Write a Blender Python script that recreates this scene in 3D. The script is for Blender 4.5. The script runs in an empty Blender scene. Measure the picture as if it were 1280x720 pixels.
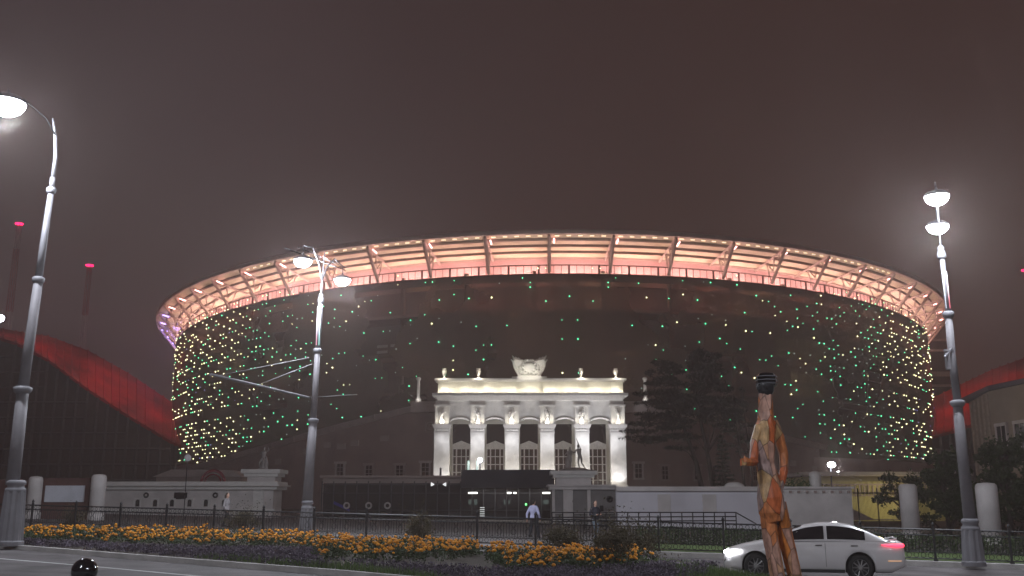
import bpy, bmesh, math, random
from math import sin, cos, tan, atan, pi, radians, sqrt, atan2
from mathutils import Vector, Matrix, noise
random.seed(7)
R = random.random
sc = bpy.context.scene
COL = sc.collection
# ------------------------------------------------------------------ survey of the place
CAMH, PITCH, F = 1.7, radians(12.4), 1221.0
cp, sp_ = cos(PITCH), sin(PITCH)
def at(px, py, Y):
    """point at ground distance Y seen in that direction of the photograph (used to survey sizes)"""
    u = (px-640)/F; v = (360-py)/F
    k = Y/(cp - v*sp_)
    return Vector((u*k, Y, CAMH + k*(sp_+v*cp)))
def zat(py, Y): return at(640, py, Y).z
def gz(x):
    x = max(-80, min(80, x)); return 0.02-0.022*x
def gp(px, py):
    """ground point"""
    u = (px-640)/F; v = (360-py)/F
    dx, dy, dz = u, cp-v*sp_, sp_+v*cp
    # CAMH + k dz = .02 - .022 k dx
    k = (0.02-CAMH)/(dz+0.022*dx)
    return Vector((k*dx, k*dy, CAMH+k*dz))
# ------------------------------------------------------------------ mesh builder
class MB:
    def __init__(s): s.v = []; s.f = []; s.sm = []
    def add(s, vs, fs, smooth=False):
        o = len(s.v); s.v += [tuple(v) for v in vs]
        s.f += [tuple(i+o for i in f) for f in fs]; s.sm += [smooth]*len(fs); return s
    def box(s, c, d, rz=0, taper=1.0):
        x, y, z = d[0]/2, d[1]/2, d[2]/2; vs = []
        for k, (a, b) in enumerate(((-1,-1),(1,-1),(1,1),(-1,1))):
            vs.append((a*x, b*y, -z))
        for k, (a, b) in enumerate(((-1,-1),(1,-1),(1,1),(-1,1))):
            vs.append((a*x*taper, b*y*taper, z))
        cr, sr = cos(rz), sin(rz)
        vs = [(c[0]+p[0]*cr-p[1]*sr, c[1]+p[0]*sr+p[1]*cr, c[2]+p[2]) for p in vs]
        return s.add(vs, [(3,2,1,0),(4,5,6,7),(0,1,5,4),(1,2,6,5),(2,3,7,6),(3,0,4,7)])
    def b2(s, x0, x1, y0, y1, z0, z1):
        return s.box(((x0+x1)/2, (y0+y1)/2, (z0+z1)/2), (abs(x1-x0), abs(y1-y0), abs(z1-z0)))
    def tube(s, pts, rad, n=8, cap=True, smooth=True):
        pts = [Vector(p) for p in pts]
        if not hasattr(rad, '__len__'): rad = [rad]*len(pts)
        ref = None; vs = []
        for i, p in enumerate(pts):
            t = (pts[min(i+1, len(pts)-1)]-pts[max(i-1, 0)])
            if t.length < 1e-9: t = Vector((0,0,1))
            t.normalize()
            if ref is None or abs(ref.dot(t)) > .98:
                ref = Vector((1,0,0)) if abs(t.x) < .9 else Vector((0,1,0))
            a = ref-t*ref.dot(t); a.normalize(); b = t.cross(a); ref = a
            for k in range(n):
                q = 2*pi*k/n
                vs.append(p+(a*cos(q)+b*sin(q))*rad[i])
        fs = []
        for i in range(len(pts)-1):
            for k in range(n):
                k2 = (k+1) % n
                fs.append((i*n+k, i*n+k2, (i+1)*n+k2, (i+1)*n+k))
        s.add(vs, fs, smooth)
        if cap:
            o = len(s.v)-len(vs)
            s.f.append(tuple(o+k for k in range(n))[::-1]); s.sm.append(False)
            s.f.append(tuple(o+(len(pts)-1)*n+k for k in range(n))); s.sm.append(False)
        return s
    def bar(s, a, b, w):
        return s.tube([a, b], w*.7071, 4, True, False)
    def lathe(s, c, prof, n=16, sx=1, sy=1, smooth=True):
        vs = []; fs = []; m = len(prof)
        for r, z in prof:
            for k in range(n):
                q = 2*pi*k/n; vs.append((c[0]+r*cos(q)*sx, c[1]+r*sin(q)*sy, c[2]+z))
        for i in range(m-1):
            for k in range(n):
                k2 = (k+1) % n; fs.append((i*n+k, i*n+k2, (i+1)*n+k2, (i+1)*n+k))
        s.add(vs, fs, smooth)
        o = len(s.v)-len(vs)
        s.f.append(tuple(o+k for k in range(n))[::-1]); s.sm.append(False)
        s.f.append(tuple(o+(m-1)*n+k for k in range(n))); s.sm.append(False)
        return s
    def ball(s, c, r, n=10, m=7, rot=None):
        r = r if hasattr(r, '__len__') else (r, r, r)
        vs = [Vector((0,0,-r[2]))]; 
        for i in range(1, m):
            p = -pi/2+pi*i/m
            for k in range(n):
                q = 2*pi*k/n; vs.append(Vector((cos(p)*cos(q)*r[0], cos(p)*sin(q)*r[1], sin(p)*r[2])))
        vs.append(Vector((0,0,r[2])))
        if rot: vs = [rot @ v for v in vs]
        vs = [Vector(c)+v for v in vs]; fs = []
        for k in range(n): fs.append((0, 1+(k+1) % n, 1+k))
        for i in range(m-2):
            for k in range(n):
                a = 1+i*n; k2 = (k+1) % n; fs.append((a+k, a+k2, a+n+k2, a+n+k))
        a = 1+(m-2)*n
        for k in range(n): fs.append((a+k, a+(k+1) % n, len(vs)-1))
        return s.add(vs, fs, True)
    def prism_y(s, poly, y0, y1):      # polygon in x,z extruded along y
        n = len(poly); vs = [(x, y0, z) for x, z in poly]+[(x, y1, z) for x, z in poly]
        fs = [tuple(range(n)), tuple(range(2*n-1, n-1, -1))]
        for i in range(n):
            j = (i+1) % n; fs.append((j, i, n+i, n+j))
        return s.add(vs, fs)
    def prism_z(s, poly, z0f, z1f):    # polygon in x,y, heights by function or number
        n = len(poly); f0 = z0f if callable(z0f) else (lambda x, y: z0f); f1 = z1f if callable(z1f) else (lambda x, y: z1f)
        vs = [(x, y, f0(x, y)) for x, y in poly]+[(x, y, f1(x, y)) for x, y in poly]
        fs = [tuple(range(n))[::-1], tuple(range(n, 2*n))]
        for i in range(n):
            j = (i+1) % n; fs.append((i, j, n+j, n+i))
        return s.add(vs, fs)
    def torus(s, c, r, w, n=20, m=6, axis='y', a0=0, a1=2*pi):
        pts = []
        full = abs(a1-a0-2*pi) < 1e-6
        for i in range(n+1):
            q = a0+(a1-a0)*i/n
            if axis == 'y': pts.append((c[0]+r*cos(q), c[1], c[2]+r*sin(q)))
            else: pts.append((c[0]+r*cos(q), c[1]+r*sin(q), c[2]))
        return s.tube(pts, w, m, not full)
    def build(s, name, m, parent=None, loc=None):
        me = bpy.data.meshes.new(name); me.from_pydata(s.v, [], s.f)
        me.polygons.foreach_set('use_smooth', s.sm)
        me.update()
        bm = bmesh.new(); bm.from_mesh(me); bmesh.ops.recalc_face_normals(bm, faces=bm.faces); bm.to_mesh(me); bm.free()
        if m: me.materials.append(m)
        o = bpy.data.objects.new(name, me); COL.objects.link(o)
        if parent: o.parent = parent
        if loc: o.location = loc
        return o
def tag(o, label=None, cat=None, group=None, kind=None):
    if label: o['label'] = label
    if cat: o['category'] = cat
    if group: o['group'] = group
    if kind: o['kind'] = kind
    return o
def empty(name, label=None, cat=None, group=None, loc=(0,0,0), rz=0):
    o = bpy.data.objects.new(name, None); COL.objects.link(o); o.location = loc; o.rotation_euler.z = rz
    o.empty_display_size = .3
    return tag(o, label, cat, group)
def copy_tree(o, parent=None):
    c = o.copy(); COL.objects.link(c)
    if parent: c.parent = parent
    for ch in list(o.children): copy_tree(ch, c)
    return c
def fuse(mb, name, m, parent=None, voxel=.02, smooth=True, loc=None, dec=None):
    """join overlapping volumes into one continuous surface"""
    o = mb.build(name, m, parent)
    md = o.modifiers.new('r', 'REMESH'); md.mode = 'VOXEL'; md.voxel_size = voxel; md.use_smooth_shade = smooth
    if smooth:
        sm = o.modifiers.new('s', 'SMOOTH'); sm.iterations = 3; sm.factor = .5
    if dec:
        d = o.modifiers.new('d', 'DECIMATE'); d.ratio = dec
    dg = bpy.context.evaluated_depsgraph_get(); dg.update()
    me = bpy.data.meshes.new_from_object(o.evaluated_get(dg)); o.modifiers.clear(); o.data = me
    if m and not me.materials: me.materials.append(m)
    me.polygons.foreach_set('use_smooth', [smooth]*len(me.polygons))
    if loc: o.location = loc
    return o
# ------------------------------------------------------------------ materials
def mat(name, c, rough=.7, metal=0, var=.25, scale=3.0, bump=.0, emit=None, es=0, spec=.4, alpha=None, detail=5, c2=None, trans=0, coat=0, co='Object'):
    m = bpy.data.materials.new(name); m.use_nodes = True; nt = m.node_tree; N = nt.nodes; L = nt.links
    b = N['Principled BSDF']; b.inputs['Roughness'].default_value = rough; b.inputs['Metallic'].default_value = metal
    b.inputs['Specular IOR Level'].default_value = spec
    tc = N.new('ShaderNodeTexCoord'); no = N.new('ShaderNodeTexNoise'); no.inputs['Scale'].default_value = scale; no.inputs['Detail'].default_value = detail
    L.new(tc.outputs[co], no.inputs['Vector'])
    mx = N.new('ShaderNodeMix'); mx.data_type = 'RGBA'
    ra = N.new('ShaderNodeMapRange'); ra.inputs[1].default_value = .3; ra.inputs[2].default_value = .7
    L.new(no.outputs['Fac'], ra.inputs[0]); L.new(ra.outputs[0], mx.inputs[0])
    a = [x*(1-var) for x in c]; d = c2 if c2 else [min(1, x*(1+var)) for x in c]
    mx.inputs[6].default_value = (*a, 1); mx.inputs[7].default_value = (*d, 1)
    L.new(mx.outputs[2], b.inputs['Base Color'])
    if bump:
        bu = N.new('ShaderNodeBump'); bu.inputs['Strength'].default_value = bump; bu.inputs['Distance'].default_value = .05
        n2 = N.new('ShaderNodeTexNoise'); n2.inputs['Scale'].default_value = scale*8; n2.inputs['Detail'].default_value = 4
        L.new(tc.outputs[co], n2.inputs['Vector']); L.new(n2.outputs['Fac'], bu.inputs['Height']); L.new(bu.outputs[0], b.inputs['Normal'])
    if emit:
        b.inputs['Emission Color'].default_value = (*emit, 1); b.inputs['Emission Strength'].default_value = es
    if trans: b.inputs['Transmission Weight'].default_value = trans
    if coat: b.inputs['Coat Weight'].default_value = coat; b.inputs['Coat Roughness'].default_value = .05
    if alpha is not None: b.inputs['Alpha'].default_value = alpha
    return m
def emat(name, c, s, sample=True):
    m = mat(name, (.5,.5,.5), emit=c, es=s, var=.02)
    if not sample: m.cycles.emission_sampling = 'NONE'
    return m
M = {}
M['asphalt'] = mat('asphalt', (.10,.09,.092), .8, var=.45, scale=.9, bump=.25)
M['ground'] = mat('ground', (.075,.07,.068), .9, var=.3, scale=.2, bump=.2)
M['pave'] = mat('paving', (.15,.14,.14), .85, var=.2, scale=1.5, bump=.2)
M['kerb'] = mat('kerb_concrete', (.40,.38,.37), .85, var=.2, scale=2, bump=.3)
M['line'] = mat('road_paint', (.5,.5,.5), .7, var=.2, scale=4)
M['soil'] = mat('soil', (.045,.035,.028), .95, var=.3, scale=3, bump=.5)
M['grass'] = mat('grass', (.085,.13,.04), .8, var=.4, scale=4)
M['leaf'] = mat('leaf', (.035,.055,.018), .7, var=.4, scale=1.2)
M['leafdry'] = mat('shrub_leaf', (.075,.060,.03), .8, var=.4, scale=2)
M['needle'] = mat('pine_needles', (.022,.028,.018), .8, var=.4, scale=1)
M['bark'] = mat('bark', (.055,.042,.035), .9, var=.3, scale=3, bump=.5)
M['purple'] = mat('purple_groundcover', (.075,.062,.075), .8, var=.5, scale=3, c2=(.13,.10,.145))
M['marigold'] = mat('marigold_petals', (.68,.22,.008), .7, var=.3, scale=8, c2=(.75,.32,.012))
M['white'] = mat('white_stucco', (.66,.645,.62), .8, var=.15, scale=1.0, bump=.15)
M['cream'] = mat('cream_stucco', (.56,.54,.48), .85, var=.12, scale=.7, bump=.15)
M['trim'] = mat('white_stone_trim', (.68,.66,.64), .7, var=.08, scale=2, bump=.1)
M['wallgrey'] = mat('grey_plaster_wall', (.60,.56,.55), .85, var=.16, scale=.8, bump=.2)
M['wallpale'] = mat('pale_painted_wall', (.68,.655,.71), .8, var=.08, scale=.4, bump=.1)
M['wallshade'] = mat('recess_shade_plaster', (.22,.21,.21), .85, var=.12, scale=1, bump=.2)  # darkened copy of the wall plaster, recess shade put into the colour
M['oldwall'] = mat('old_stadium_wall', (.36,.285,.26), .85, var=.14, scale=.25, bump=.15)
M['oldtrim'] = mat('old_wall_trim', (.44,.38,.36), .8, var=.1, scale=.8)
M['darkglass'] = mat('dark_glass', (.012,.012,.014), .08, spec=.6, var=.1)
M['winglass'] = mat('window_glass', (.035,.018,.018), .45, var=.5, scale=1, spec=.2)
M['darkmetal'] = mat('dark_metal', (.035,.035,.038), .5, .5, var=.15)
M['iron'] = mat('black_iron', (.018,.018,.02), .5, .3, var=.2)
M['galv'] = mat('grey_painted_steel', (.17,.165,.18), .6, .0, var=.12, scale=3, bump=.05)
M['galvdark'] = mat('dark_grey_painted_steel', (.15,.14,.15), .65, .0, var=.12, scale=3)
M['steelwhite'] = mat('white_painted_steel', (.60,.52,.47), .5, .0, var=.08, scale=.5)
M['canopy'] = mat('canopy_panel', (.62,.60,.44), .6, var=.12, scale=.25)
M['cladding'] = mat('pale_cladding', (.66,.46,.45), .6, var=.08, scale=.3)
M['inner'] = mat('inner_concrete', (.16,.125,.11), .9, var=.35, scale=.09, bump=.1)
M['slab'] = mat('floor_slab', (.26,.20,.17), .9, var=.2, scale=.2)
M['red'] = mat('red_membrane', (.30,.022,.03), .8, var=.7, scale=.09, bump=.3, c2=(.62,.03,.04))
M['darkclad'] = mat('dark_slatted_cladding', (.045,.045,.055), .7, var=.2, scale=.5)
M['bronze'] = mat('grey_bronze', (.30,.27,.25), .5, .2, var=.25, scale=4)
M['stonefig'] = mat('stone_sculpture', (.30,.28,.27), .8, var=.15, scale=3)
M['rub'] = mat('tyre_rubber', (.02,.02,.02), .8, var=.2)
M['alloy'] = mat('alloy', (.35,.34,.34), .35, .8, var=.1)
M['carpaint'] = mat('white_car_paint', (.72,.69,.695), .3, 0, var=.02, coat=.6)
M['carglass'] = mat('car_glass', (.015,.014,.016), .06, spec=.6, var=.1)
M['blackplastic'] = mat('black_plastic', (.015,.015,.015), .5, var=.1)
M['gloss'] = mat('glossy_black', (.006,.006,.008), .12, spec=.7, var=.1, coat=.8)
M['skin'] = mat('skin', (.45,.27,.20), .6, var=.05)
M['hair'] = mat('hair', (.02,.014,.01), .7, var=.2)
M['lilac'] = mat('lilac_shirt', (.36,.36,.52), .8, var=.1)
M['navy'] = mat('navy_jacket', (.02,.02,.03), .8, var=.1)
M['jeans'] = mat('blue_grey_jeans', (.16,.20,.24), .8, var=.15)
M['blacktrousers'] = mat('black_trousers', (.02,.02,.025), .8, var=.1)
M['shirtw'] = mat('pale_shirt', (.27,.25,.26), .8, var=.08)
M['bulb'] = emat('lamp_glass', (.86,.92,1), 60)
M['led_white'] = emat('led_warm_white', (1,.93,.50), 5.5, False)
M['led_green'] = emat('led_green', (.08,.95,.42), 3.6, False)
M['led_dim'] = emat('led_dim', (.32,.5,.42), .8, False)
M['led_blue'] = emat('led_blue', (.25,.25,1), .6, False)
M['beacon'] = emat('red_beacon', (1,.01,.12), 4, False)
M['pinklight'] = emat('pink_led_strip', (1,.56,.50), 85)
M['pinkfix'] = emat('pink_fixture', (1,.40,.38), 9)
M['violet'] = emat('violet_fixture', (.35,.27,1), 7)
M['amber'] = emat('amber_fixture', (1,.80,.5), 1.7, False)
M['warmwin'] = emat('dim_lit_window', (.75,.60,.2), .05, False)
M['coolwin'] = emat('lit_window', (.75,1,.9), .9, False)
M['headlight'] = emat('headlight', (.93,.95,1), 9)
M['taillight'] = emat('taillight', (1,.02,.07), 3)
M['green'] = emat('green_light', (.1,1,.2), 2, False)
M['billb'] = mat('white_poster_board', (.55,.56,.62), .6, var=.1, scale=1.2)
M['redboard'] = mat('dark_red_board', (.10,.045,.04), .8, var=.15)
M['yellowwall'] = mat('yellow_wall', (.50,.44,.20), .85, var=.1, scale=.5)
M['beigeb'] = mat('beige_building', (.22,.17,.13), .85, var=.12, scale=.5)
M['mastred'] = mat('mast_red', (.25,.03,.03), .6, var=.1)
M['mastwhite'] = mat('mast_white', (.34,.28,.25), .6, var=.1)
M['bluestripe'] = mat('blue_banner', (.03,.03,.25), .7, var=.1)
def wood():
    m = mat('facetted_wood', (.5,.17,.05), .45, var=.2, scale=6, coat=.2)
    nt = m.node_tree; N = nt.nodes; L = nt.links; b = N['Principled BSDF']
    tc = N.new('ShaderNodeTexCoord'); mp = N.new('ShaderNodeMapping'); mp.inputs['Scale'].default_value = (2.6, 2.6, 1.25); mp.inputs['Rotation'].default_value = (.2,.35,.1)
    L.new(tc.outputs['Object'], mp.inputs[0])
    vo = N.new('ShaderNodeTexVoronoi'); vo.inputs['Scale'].default_value = 2.6; L.new(mp.outputs[0], vo.inputs['Vector'])
    ve = N.new('ShaderNodeTexVoronoi'); ve.inputs['Scale'].default_value = 2.6; ve.feature = 'DISTANCE_TO_EDGE'; L.new(mp.outputs[0], ve.inputs['Vector'])
    cr = N.new('ShaderNodeValToRGB'); cr.color_ramp.interpolation = 'CONSTANT'; e = cr.color_ramp.elements
    e[0].position = 0; e[0].color = (.50,.17,.06,1); e[1].position = .9; e[1].color = (.46,.28,.13,1)
    for p, c in ((.2, (.42,.23,.17,1)), (.42, (.52,.17,.035,1)), (.55, (.30,.20,.18,1)), (.72, (.42,.10,.03,1)), (.8, (.45,.24,.14,1))):
        x = e.new(p); x.color = c
    sp = N.new('ShaderNodeSeparateColor'); L.new(vo.outputs['Color'], sp.inputs[0]); L.new(sp.outputs[0], cr.inputs[0])
    no = N.new('ShaderNodeTexNoise'); no.inputs['Scale'].default_value = 9; no.inputs['Detail'].default_value = 6; L.new(mp.outputs[0], no.inputs['Vector'])
    mr = N.new('ShaderNodeMapRange'); mr.inputs[1].default_value = .3; mr.inputs[2].default_value = .7; mr.inputs[3].default_value = .55; mr.inputs[4].default_value = 1.25; L.new(no.outputs['Fac'], mr.inputs[0])
    ed = N.new('ShaderNodeMapRange'); ed.inputs[1].default_value = 0; ed.inputs[2].default_value = .035; ed.inputs[3].default_value = .25; ed.inputs[4].default_value = 1; L.new(ve.outputs['Distance'], ed.inputs[0])
    mu = N.new('ShaderNodeMath'); mu.operation = 'MULTIPLY'; L.new(mr.outputs[0], mu.inputs[0]); L.new(ed.outputs[0], mu.inputs[1])
    vm = N.new('ShaderNodeVectorMath'); vm.operation = 'SCALE'; L.new(cr.outputs[0], vm.inputs[0]); L.new(mu.outputs[0], vm.inputs['Scale']); L.new(vm.outputs[0], b.inputs['Base Color'])
    return m
M['wood'] = wood()
def screenmat():
    m = mat('perforated_screen', (.26,.20,.18), .7, var=.25, scale=.06)
    nt = m.node_tree; N = nt.nodes; L = nt.links; b = N['Principled BSDF']; out = N['Material Output']
    tr = N.new('ShaderNodeBsdfTransparent'); ms = N.new('ShaderNodeMixShader'); ms.inputs[0].default_value = .60
    L.new(tr.outputs[0], ms.inputs[1]); L.new(b.outputs[0], ms.inputs[2]); L.new(ms.outputs[0], out.inputs[0])
    return m
M['screen'] = screenmat()
# ------------------------------------------------------------------ camera, world
cam = bpy.data.cameras.new('camera'); co = bpy.data.objects.new('camera', cam); COL.objects.link(co)
co.location = (0,0,CAMH); co.rotation_euler = (pi/2+PITCH, 0, 0); cam.lens = 36*F/1280; cam.clip_end = 3000; cam.clip_start = .1
sc.camera = co
w = bpy.data.worlds.new('World'); sc.world = w; w.use_nodes = True
nt = w.node_tree; N = nt.nodes; L = nt.links; bg = N['Background']
tc = N.new('ShaderNodeTexCoord'); sx = N.new('ShaderNodeSeparateXYZ'); L.new(tc.outputs['Generated'], sx.inputs[0])
r1 = N.new('ShaderNodeValToRGB'); e = r1.color_ramp.elements
e[0].position = .35; e[0].color = (.044,.0300,.0315,1); e[1].position = .62; e[1].color = (.042,.0235,.0205,1)
mr = N.new('ShaderNodeMapRange'); mr.inputs[1].default_value = -1; mr.inputs[2].default_value = 1; L.new(sx.outputs[0], mr.inputs[0]); 
nz = N.new('ShaderNodeTexNoise'); nz.inputs['Scale'].default_value = 2.2; nz.inputs['Detail'].default_value = 5; L.new(tc.outputs['Generated'], nz.inputs['Vector'])
L.new(mr.outputs[0], r1.inputs[0])
mm = N.new('ShaderNodeMapRange'); mm.inputs[1].default_value = .3; mm.inputs[2].default_value = .7; mm.inputs[3].default_value = .84; mm.inputs[4].default_value = 1.16
L.new(nz.outputs['Fac'], mm.inputs[0])
el = N.new('ShaderNodeMapRange'); el.inputs[1].default_value = 0; el.inputs[2].default_value = .6; el.inputs[3].default_value = 1.08; el.inputs[4].default_value = .86; L.new(sx.outputs[2], el.inputs[0])
mu = N.new('ShaderNodeMath'); mu.operation = 'MULTIPLY'; L.new(mm.outputs[0], mu.inputs[0]); L.new(el.outputs[0], mu.inputs[1])
L.new(r1.outputs[0], bg.inputs[0]); L.new(mu.outputs[0], bg.inputs[1])
sc.view_settings.view_transform = 'Standard'; sc.view_settings.look = 'None'; sc.view_settings.exposure = 0; sc.view_settings.gamma = 1
sc.cycles.use_denoising = True; sc.cycles.max_bounces = 6; sc.cycles.diffuse_bounces = 3; sc.cycles.transparent_max_bounces = 8
sc.cycles.caustics_reflective = False; sc.cycles.caustics_refractive = False; sc.cycles.sample_clamp_indirect = 3
def light(name, kind, loc, energy, color, parent=None, size=.2, rot=None, **kw):
    l = bpy.data.lights.new(name, kind); l.energy = energy; l.color = color
    if kind == 'AREA':
        l.shape = 'RECTANGLE'; l.size = kw.get('sx', size); l.size_y = kw.get('sy', size); l.spread = kw.get('spread', pi)
    elif kind == 'SPOT':
        l.shadow_soft_size = size; l.spot_size = kw.get('cone', 1.2); l.spot_blend = kw.get('blend', .6)
    else: l.shadow_soft_size = size
    o = bpy.data.objects.new(name, l); COL.objects.link(o); o.location = loc
    if rot: o.rotation_euler = rot
    if 'aim' in kw:
        d = Vector(kw['aim'])-Vector(loc); o.rotation_euler = d.to_track_quat('-Z', 'Y').to_euler()
    if parent: o.parent = parent
    return o
# ------------------------------------------------------------------ ground, road, median, pavement
g = MB(); xs = [-900,-400,-200,-120,-80,-40,0,40,80,120,200,400,900]; ys = [-60,0,20,40,60,100,160,260,500,1200]
g.add([(x, y, gz(x)-.03) for y in ys for x in xs], [(j*len(xs)+i, j*len(xs)+i+1, (j+1)*len(xs)+i+1, (j+1)*len(xs)+i) for j in range(len(ys)-1) for i in range(len(xs)-1)])
tag(g.build('ground', M['ground']), kind='structure')
def slopepoly(mb, poly, h0, h1):
    return mb.prism_z(poly, lambda x, y: gz(x)+h0, lambda x, y: gz(x)+h1)
FD = Vector((-33.9, 10.1, 0)).normalized()       # street direction
FN = Vector((-FD.y, FD.x, 0)); FN = -FN if FN.y < 0 else FN
FA = Vector((15.6, 31.6, 0))                     # a point of the iron fence
def street(s, n): p = FA+FD*s+FN*n; return (p.x, p.y)
rd = MB(); slopepoly(rd, [street(-60,-34), street(-60,-.3), street(85,-.3), street(85,-34)], -.03, 0)
tag(rd.build('road', M['asphalt']), kind='structure')
pv = MB(); slopepoly(pv, [street(-60,.35), street(-60,60), street(85,60), street(85,.35)], -.03, .10)
tag(pv.build('pavement', M['pave']), kind='structure')
pl = MB(); slopepoly(pl, [street(-60,-.3), street(-60,.35), street(85,.35), street(85,-.3)], -.03, .16)
tag(pl.build('fence_kerb', M['kerb']), kind='structure')
farE = [(1110,748),(1060,741),(1000,733),(940,725.5),(900,717.5),(860,709.5),(800,702.5),(700,698),(500,688),(300,678),(100,668),(0,665),(-150,659),(-500,648)]
nearE = [(-500,650),(-150,673),(0,685.5),(120,695.5),(240,705.5),(420,720),(560,733),(700,748),(850,775),(1000,800),(1110,800)]
med = [gp(*p) for p in farE+nearE]; med2 = [(p.x, p.y) for p in med]
def inset(poly, d):
    n = len(poly); out = []
    for i in range(n):
        a = Vector(poly[i-1]); b = Vector(poly[i]); c = Vector(poly[(i+1) % n])
        e1 = (b-a).normalized(); e2 = (c-b).normalized(); n1 = Vector((-e1.y, e1.x)); n2 = Vector((-e2.y, e2.x))
        nn = (n1+n2); nn.normalize(); out.append(tuple(b+nn*d/max(.5, nn.dot(n1))))
    return out
area = sum(med2[i-1][0]*med2[i][1]-med2[i][0]*med2[i-1][1] for i in range(len(med2)))
sgn = 1 if area > 0 else -1
ins = inset(med2, .16*sgn)
kb = MB(); n = len(med2)
vs = [(x, y, gz(x)-.03) for x, y in med2]+[(x, y, gz(x)+.13) for x, y in med2]+[(x, y, gz(x)+.13) for x, y in ins]+[(x, y, gz(x)-.03) for x, y in ins]
kb.add(vs, [(k*n+i, k*n+(i+1) % n, ((k+1) % 4)*n+(i+1) % n, ((k+1) % 4)*n+i) for k in range(4) for i in range(n)])
tag(kb.build('median_kerb', M['kerb']), kind='structure')
so = MB(); slopepoly(so, ins, -.02, .10); tag(so.build('median_soil', M['soil']), kind='structure')
ln = MB()
la = [gp(-150,686), gp(0,698.5), gp(100,706.8), gp(200,716), gp(330,728)]
for i in range(len(la)-1):
    a, b = la[i], la[i+1]; d = (b-a).normalized(); q = Vector((-d.y, d.x, 0))*.07
    ln.add([(p.x, p.y, gz(p.x)+.005) for p in (a-q, b-q, b+q, a+q)], [(0,1,2,3)])
tag(ln.build('lane_line', M['line']), kind='structure')
npv = MB(); slopepoly(npv, [street(-60,-26.5), street(-60,-45), street(85,-45), street(85,-26.5)], -.02, .12)
# near pavement under the camera
tag(npv.build('near_pavement', M['pave']), kind='structure')
# green strips behind the fence on the right
gs = MB(); slopepoly(gs, [street(-12,1.5), street(-12,9), street(13,9), street(13,1.5)], .09, .14)
tag(gs.build('lawn', M['grass']), kind='structure')
# ------------------------------------------------------------------ scatter plants
def inpoly(x, y, poly):
    c = False; n = len(poly); j = n-1
    for i in range(n):
        if ((poly[i][1] > y) != (poly[j][1] > y)) and (x < (poly[j][0]-poly[i][0])*(y-poly[i][1])/(poly[j][1]-poly[i][1])+poly[i][0]): c = not c
        j = i
    return c
def sample(poly, n):
    x0, x1 = min(p[0] for p in poly), max(p[0] for p in poly); y0, y1 = min(p[1] for p in poly), max(p[1] for p in poly)
    out = []
    while len(out) < n:
        x, y = random.uniform(x0, x1), random.uniform(y0, y1)
        if inpoly(x, y, poly): out.append((x, y))
    return out
def leafquad(mb, p, s, asp=.5):
    a = Vector((random.gauss(0,1), random.gauss(0,1), random.gauss(0,1))).normalized()
    b = a.cross(Vector((random.gauss(0,1), random.gauss(0,1), random.gauss(0,1)))).normalized()
    a *= s; b *= s*asp
    mb.add([p-a, p-b*1.0, p+a, p+b], [(0,1,2,3)])
def gpoly(pts): return [(gp(*p).x, gp(*p).y) for p in pts]
beds = [([(8,672),(120,671),(260,673),(398,680),(402,691),(300,690),(200,689),(100,684),(10,678)], 520, .34),
        ([(392,687),(470,688),(590,691),(602,701),(560,706),(480,709),(400,706)], 360, .38),
        ([(602,702),(650,700),(800,706),(812,716),(740,722),(640,721)], 330, .36)]
fl = MB(); lv = MB()
for pts, n, h in beds:
    poly = gpoly(pts)
    for x, y in sample(poly, n):
        cl = noise.noise(Vector((x*.9, y*1.3, 1.7)))
        if cl < -.24: continue
        base = Vector((x, y, gz(x)+.1)); hh = h*random.uniform(.55, 1.25); r = random.uniform(.16, .26)
        for k in range(34):
            q = R()*2*pi; rr = r*sqrt(R()); leafquad(lv, base+Vector((cos(q)*rr, sin(q)*rr, hh*R()*.95)), random.uniform(.03, .055))
        for k in range(max(0, int(random.choice((0,1,2,3,5))*(1+1.6*cl)))):
            q = R()*2*pi; rr = r*sqrt(R()); s = random.uniform(.036, .062)
            c = base+Vector((cos(q)*rr, sin(q)*rr, hh*random.uniform(.72, 1.12)))
            fl.ball(c, (s, s, s*.62), 7, 4)
            fl.ball(c+Vector((0,0,s*.35)), (s*.62, s*.62, s*.5), 6, 4)
tag(fl.build('marigold_flowers', M['marigold']), kind='stuff', label='orange marigold blooms massed along the median bed', cat='flowers')
tag(lv.build('marigold_leaves', M['leaf']), kind='stuff', label='dark green marigold foliage in the median bed', cat='foliage')
pu = MB()
for pts, n in (([(20,681),(200,691),(392,693),(395,707),(420,717),(240,702),(30,686)], 1500), ([(400,709),(640,722),(830,712),(900,712),(860,745),(700,742),(560,729)], 1600), ([(600,694),(830,704),(820,708),(610,702)], 300)):
    for x, y in sample(gpoly(pts), n):
        for k in range(9): leafquad(pu, Vector((x+random.uniform(-.1,.1), y+random.uniform(-.1,.1), gz(x)+.1+R()*.17)), random.uniform(.025,.05), .4)
tag(pu.build('purple_groundcover', M['purple']), kind='stuff', label='low purple grey bedding plants in front of the marigolds', cat='ground cover')
gr = MB()
for pts, n in (([(815,706),(860,711),(900,719),(940,727),(1000,735),(1060,743),(1090,750),(1090,790),(900,768),(840,745),(850,722)], 15000), ([(690,700),(800,704.5),(815,709),(700,705)], 2200), ([(240,702),(420,718),(560,731),(545,727),(420,712),(300,703)], 1500)):
    for x, y in sample(gpoly(pts), n):
        h = random.uniform(.07,.2); q = R()*pi; dx, dy = cos(q)*.012, sin(q)*.012; lx, ly = random.gauss(0,.03), random.gauss(0,.03); z = gz(x)+.1
        gr.add([(x-dx,y-dy,z),(x+dx,y+dy,z),(x+lx,y+ly,z+h)], [(0,1,2)])
tag(gr.build('grass', M['grass']), kind='stuff', label='short green grass on the median in front of the white car', cat='grass')
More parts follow.
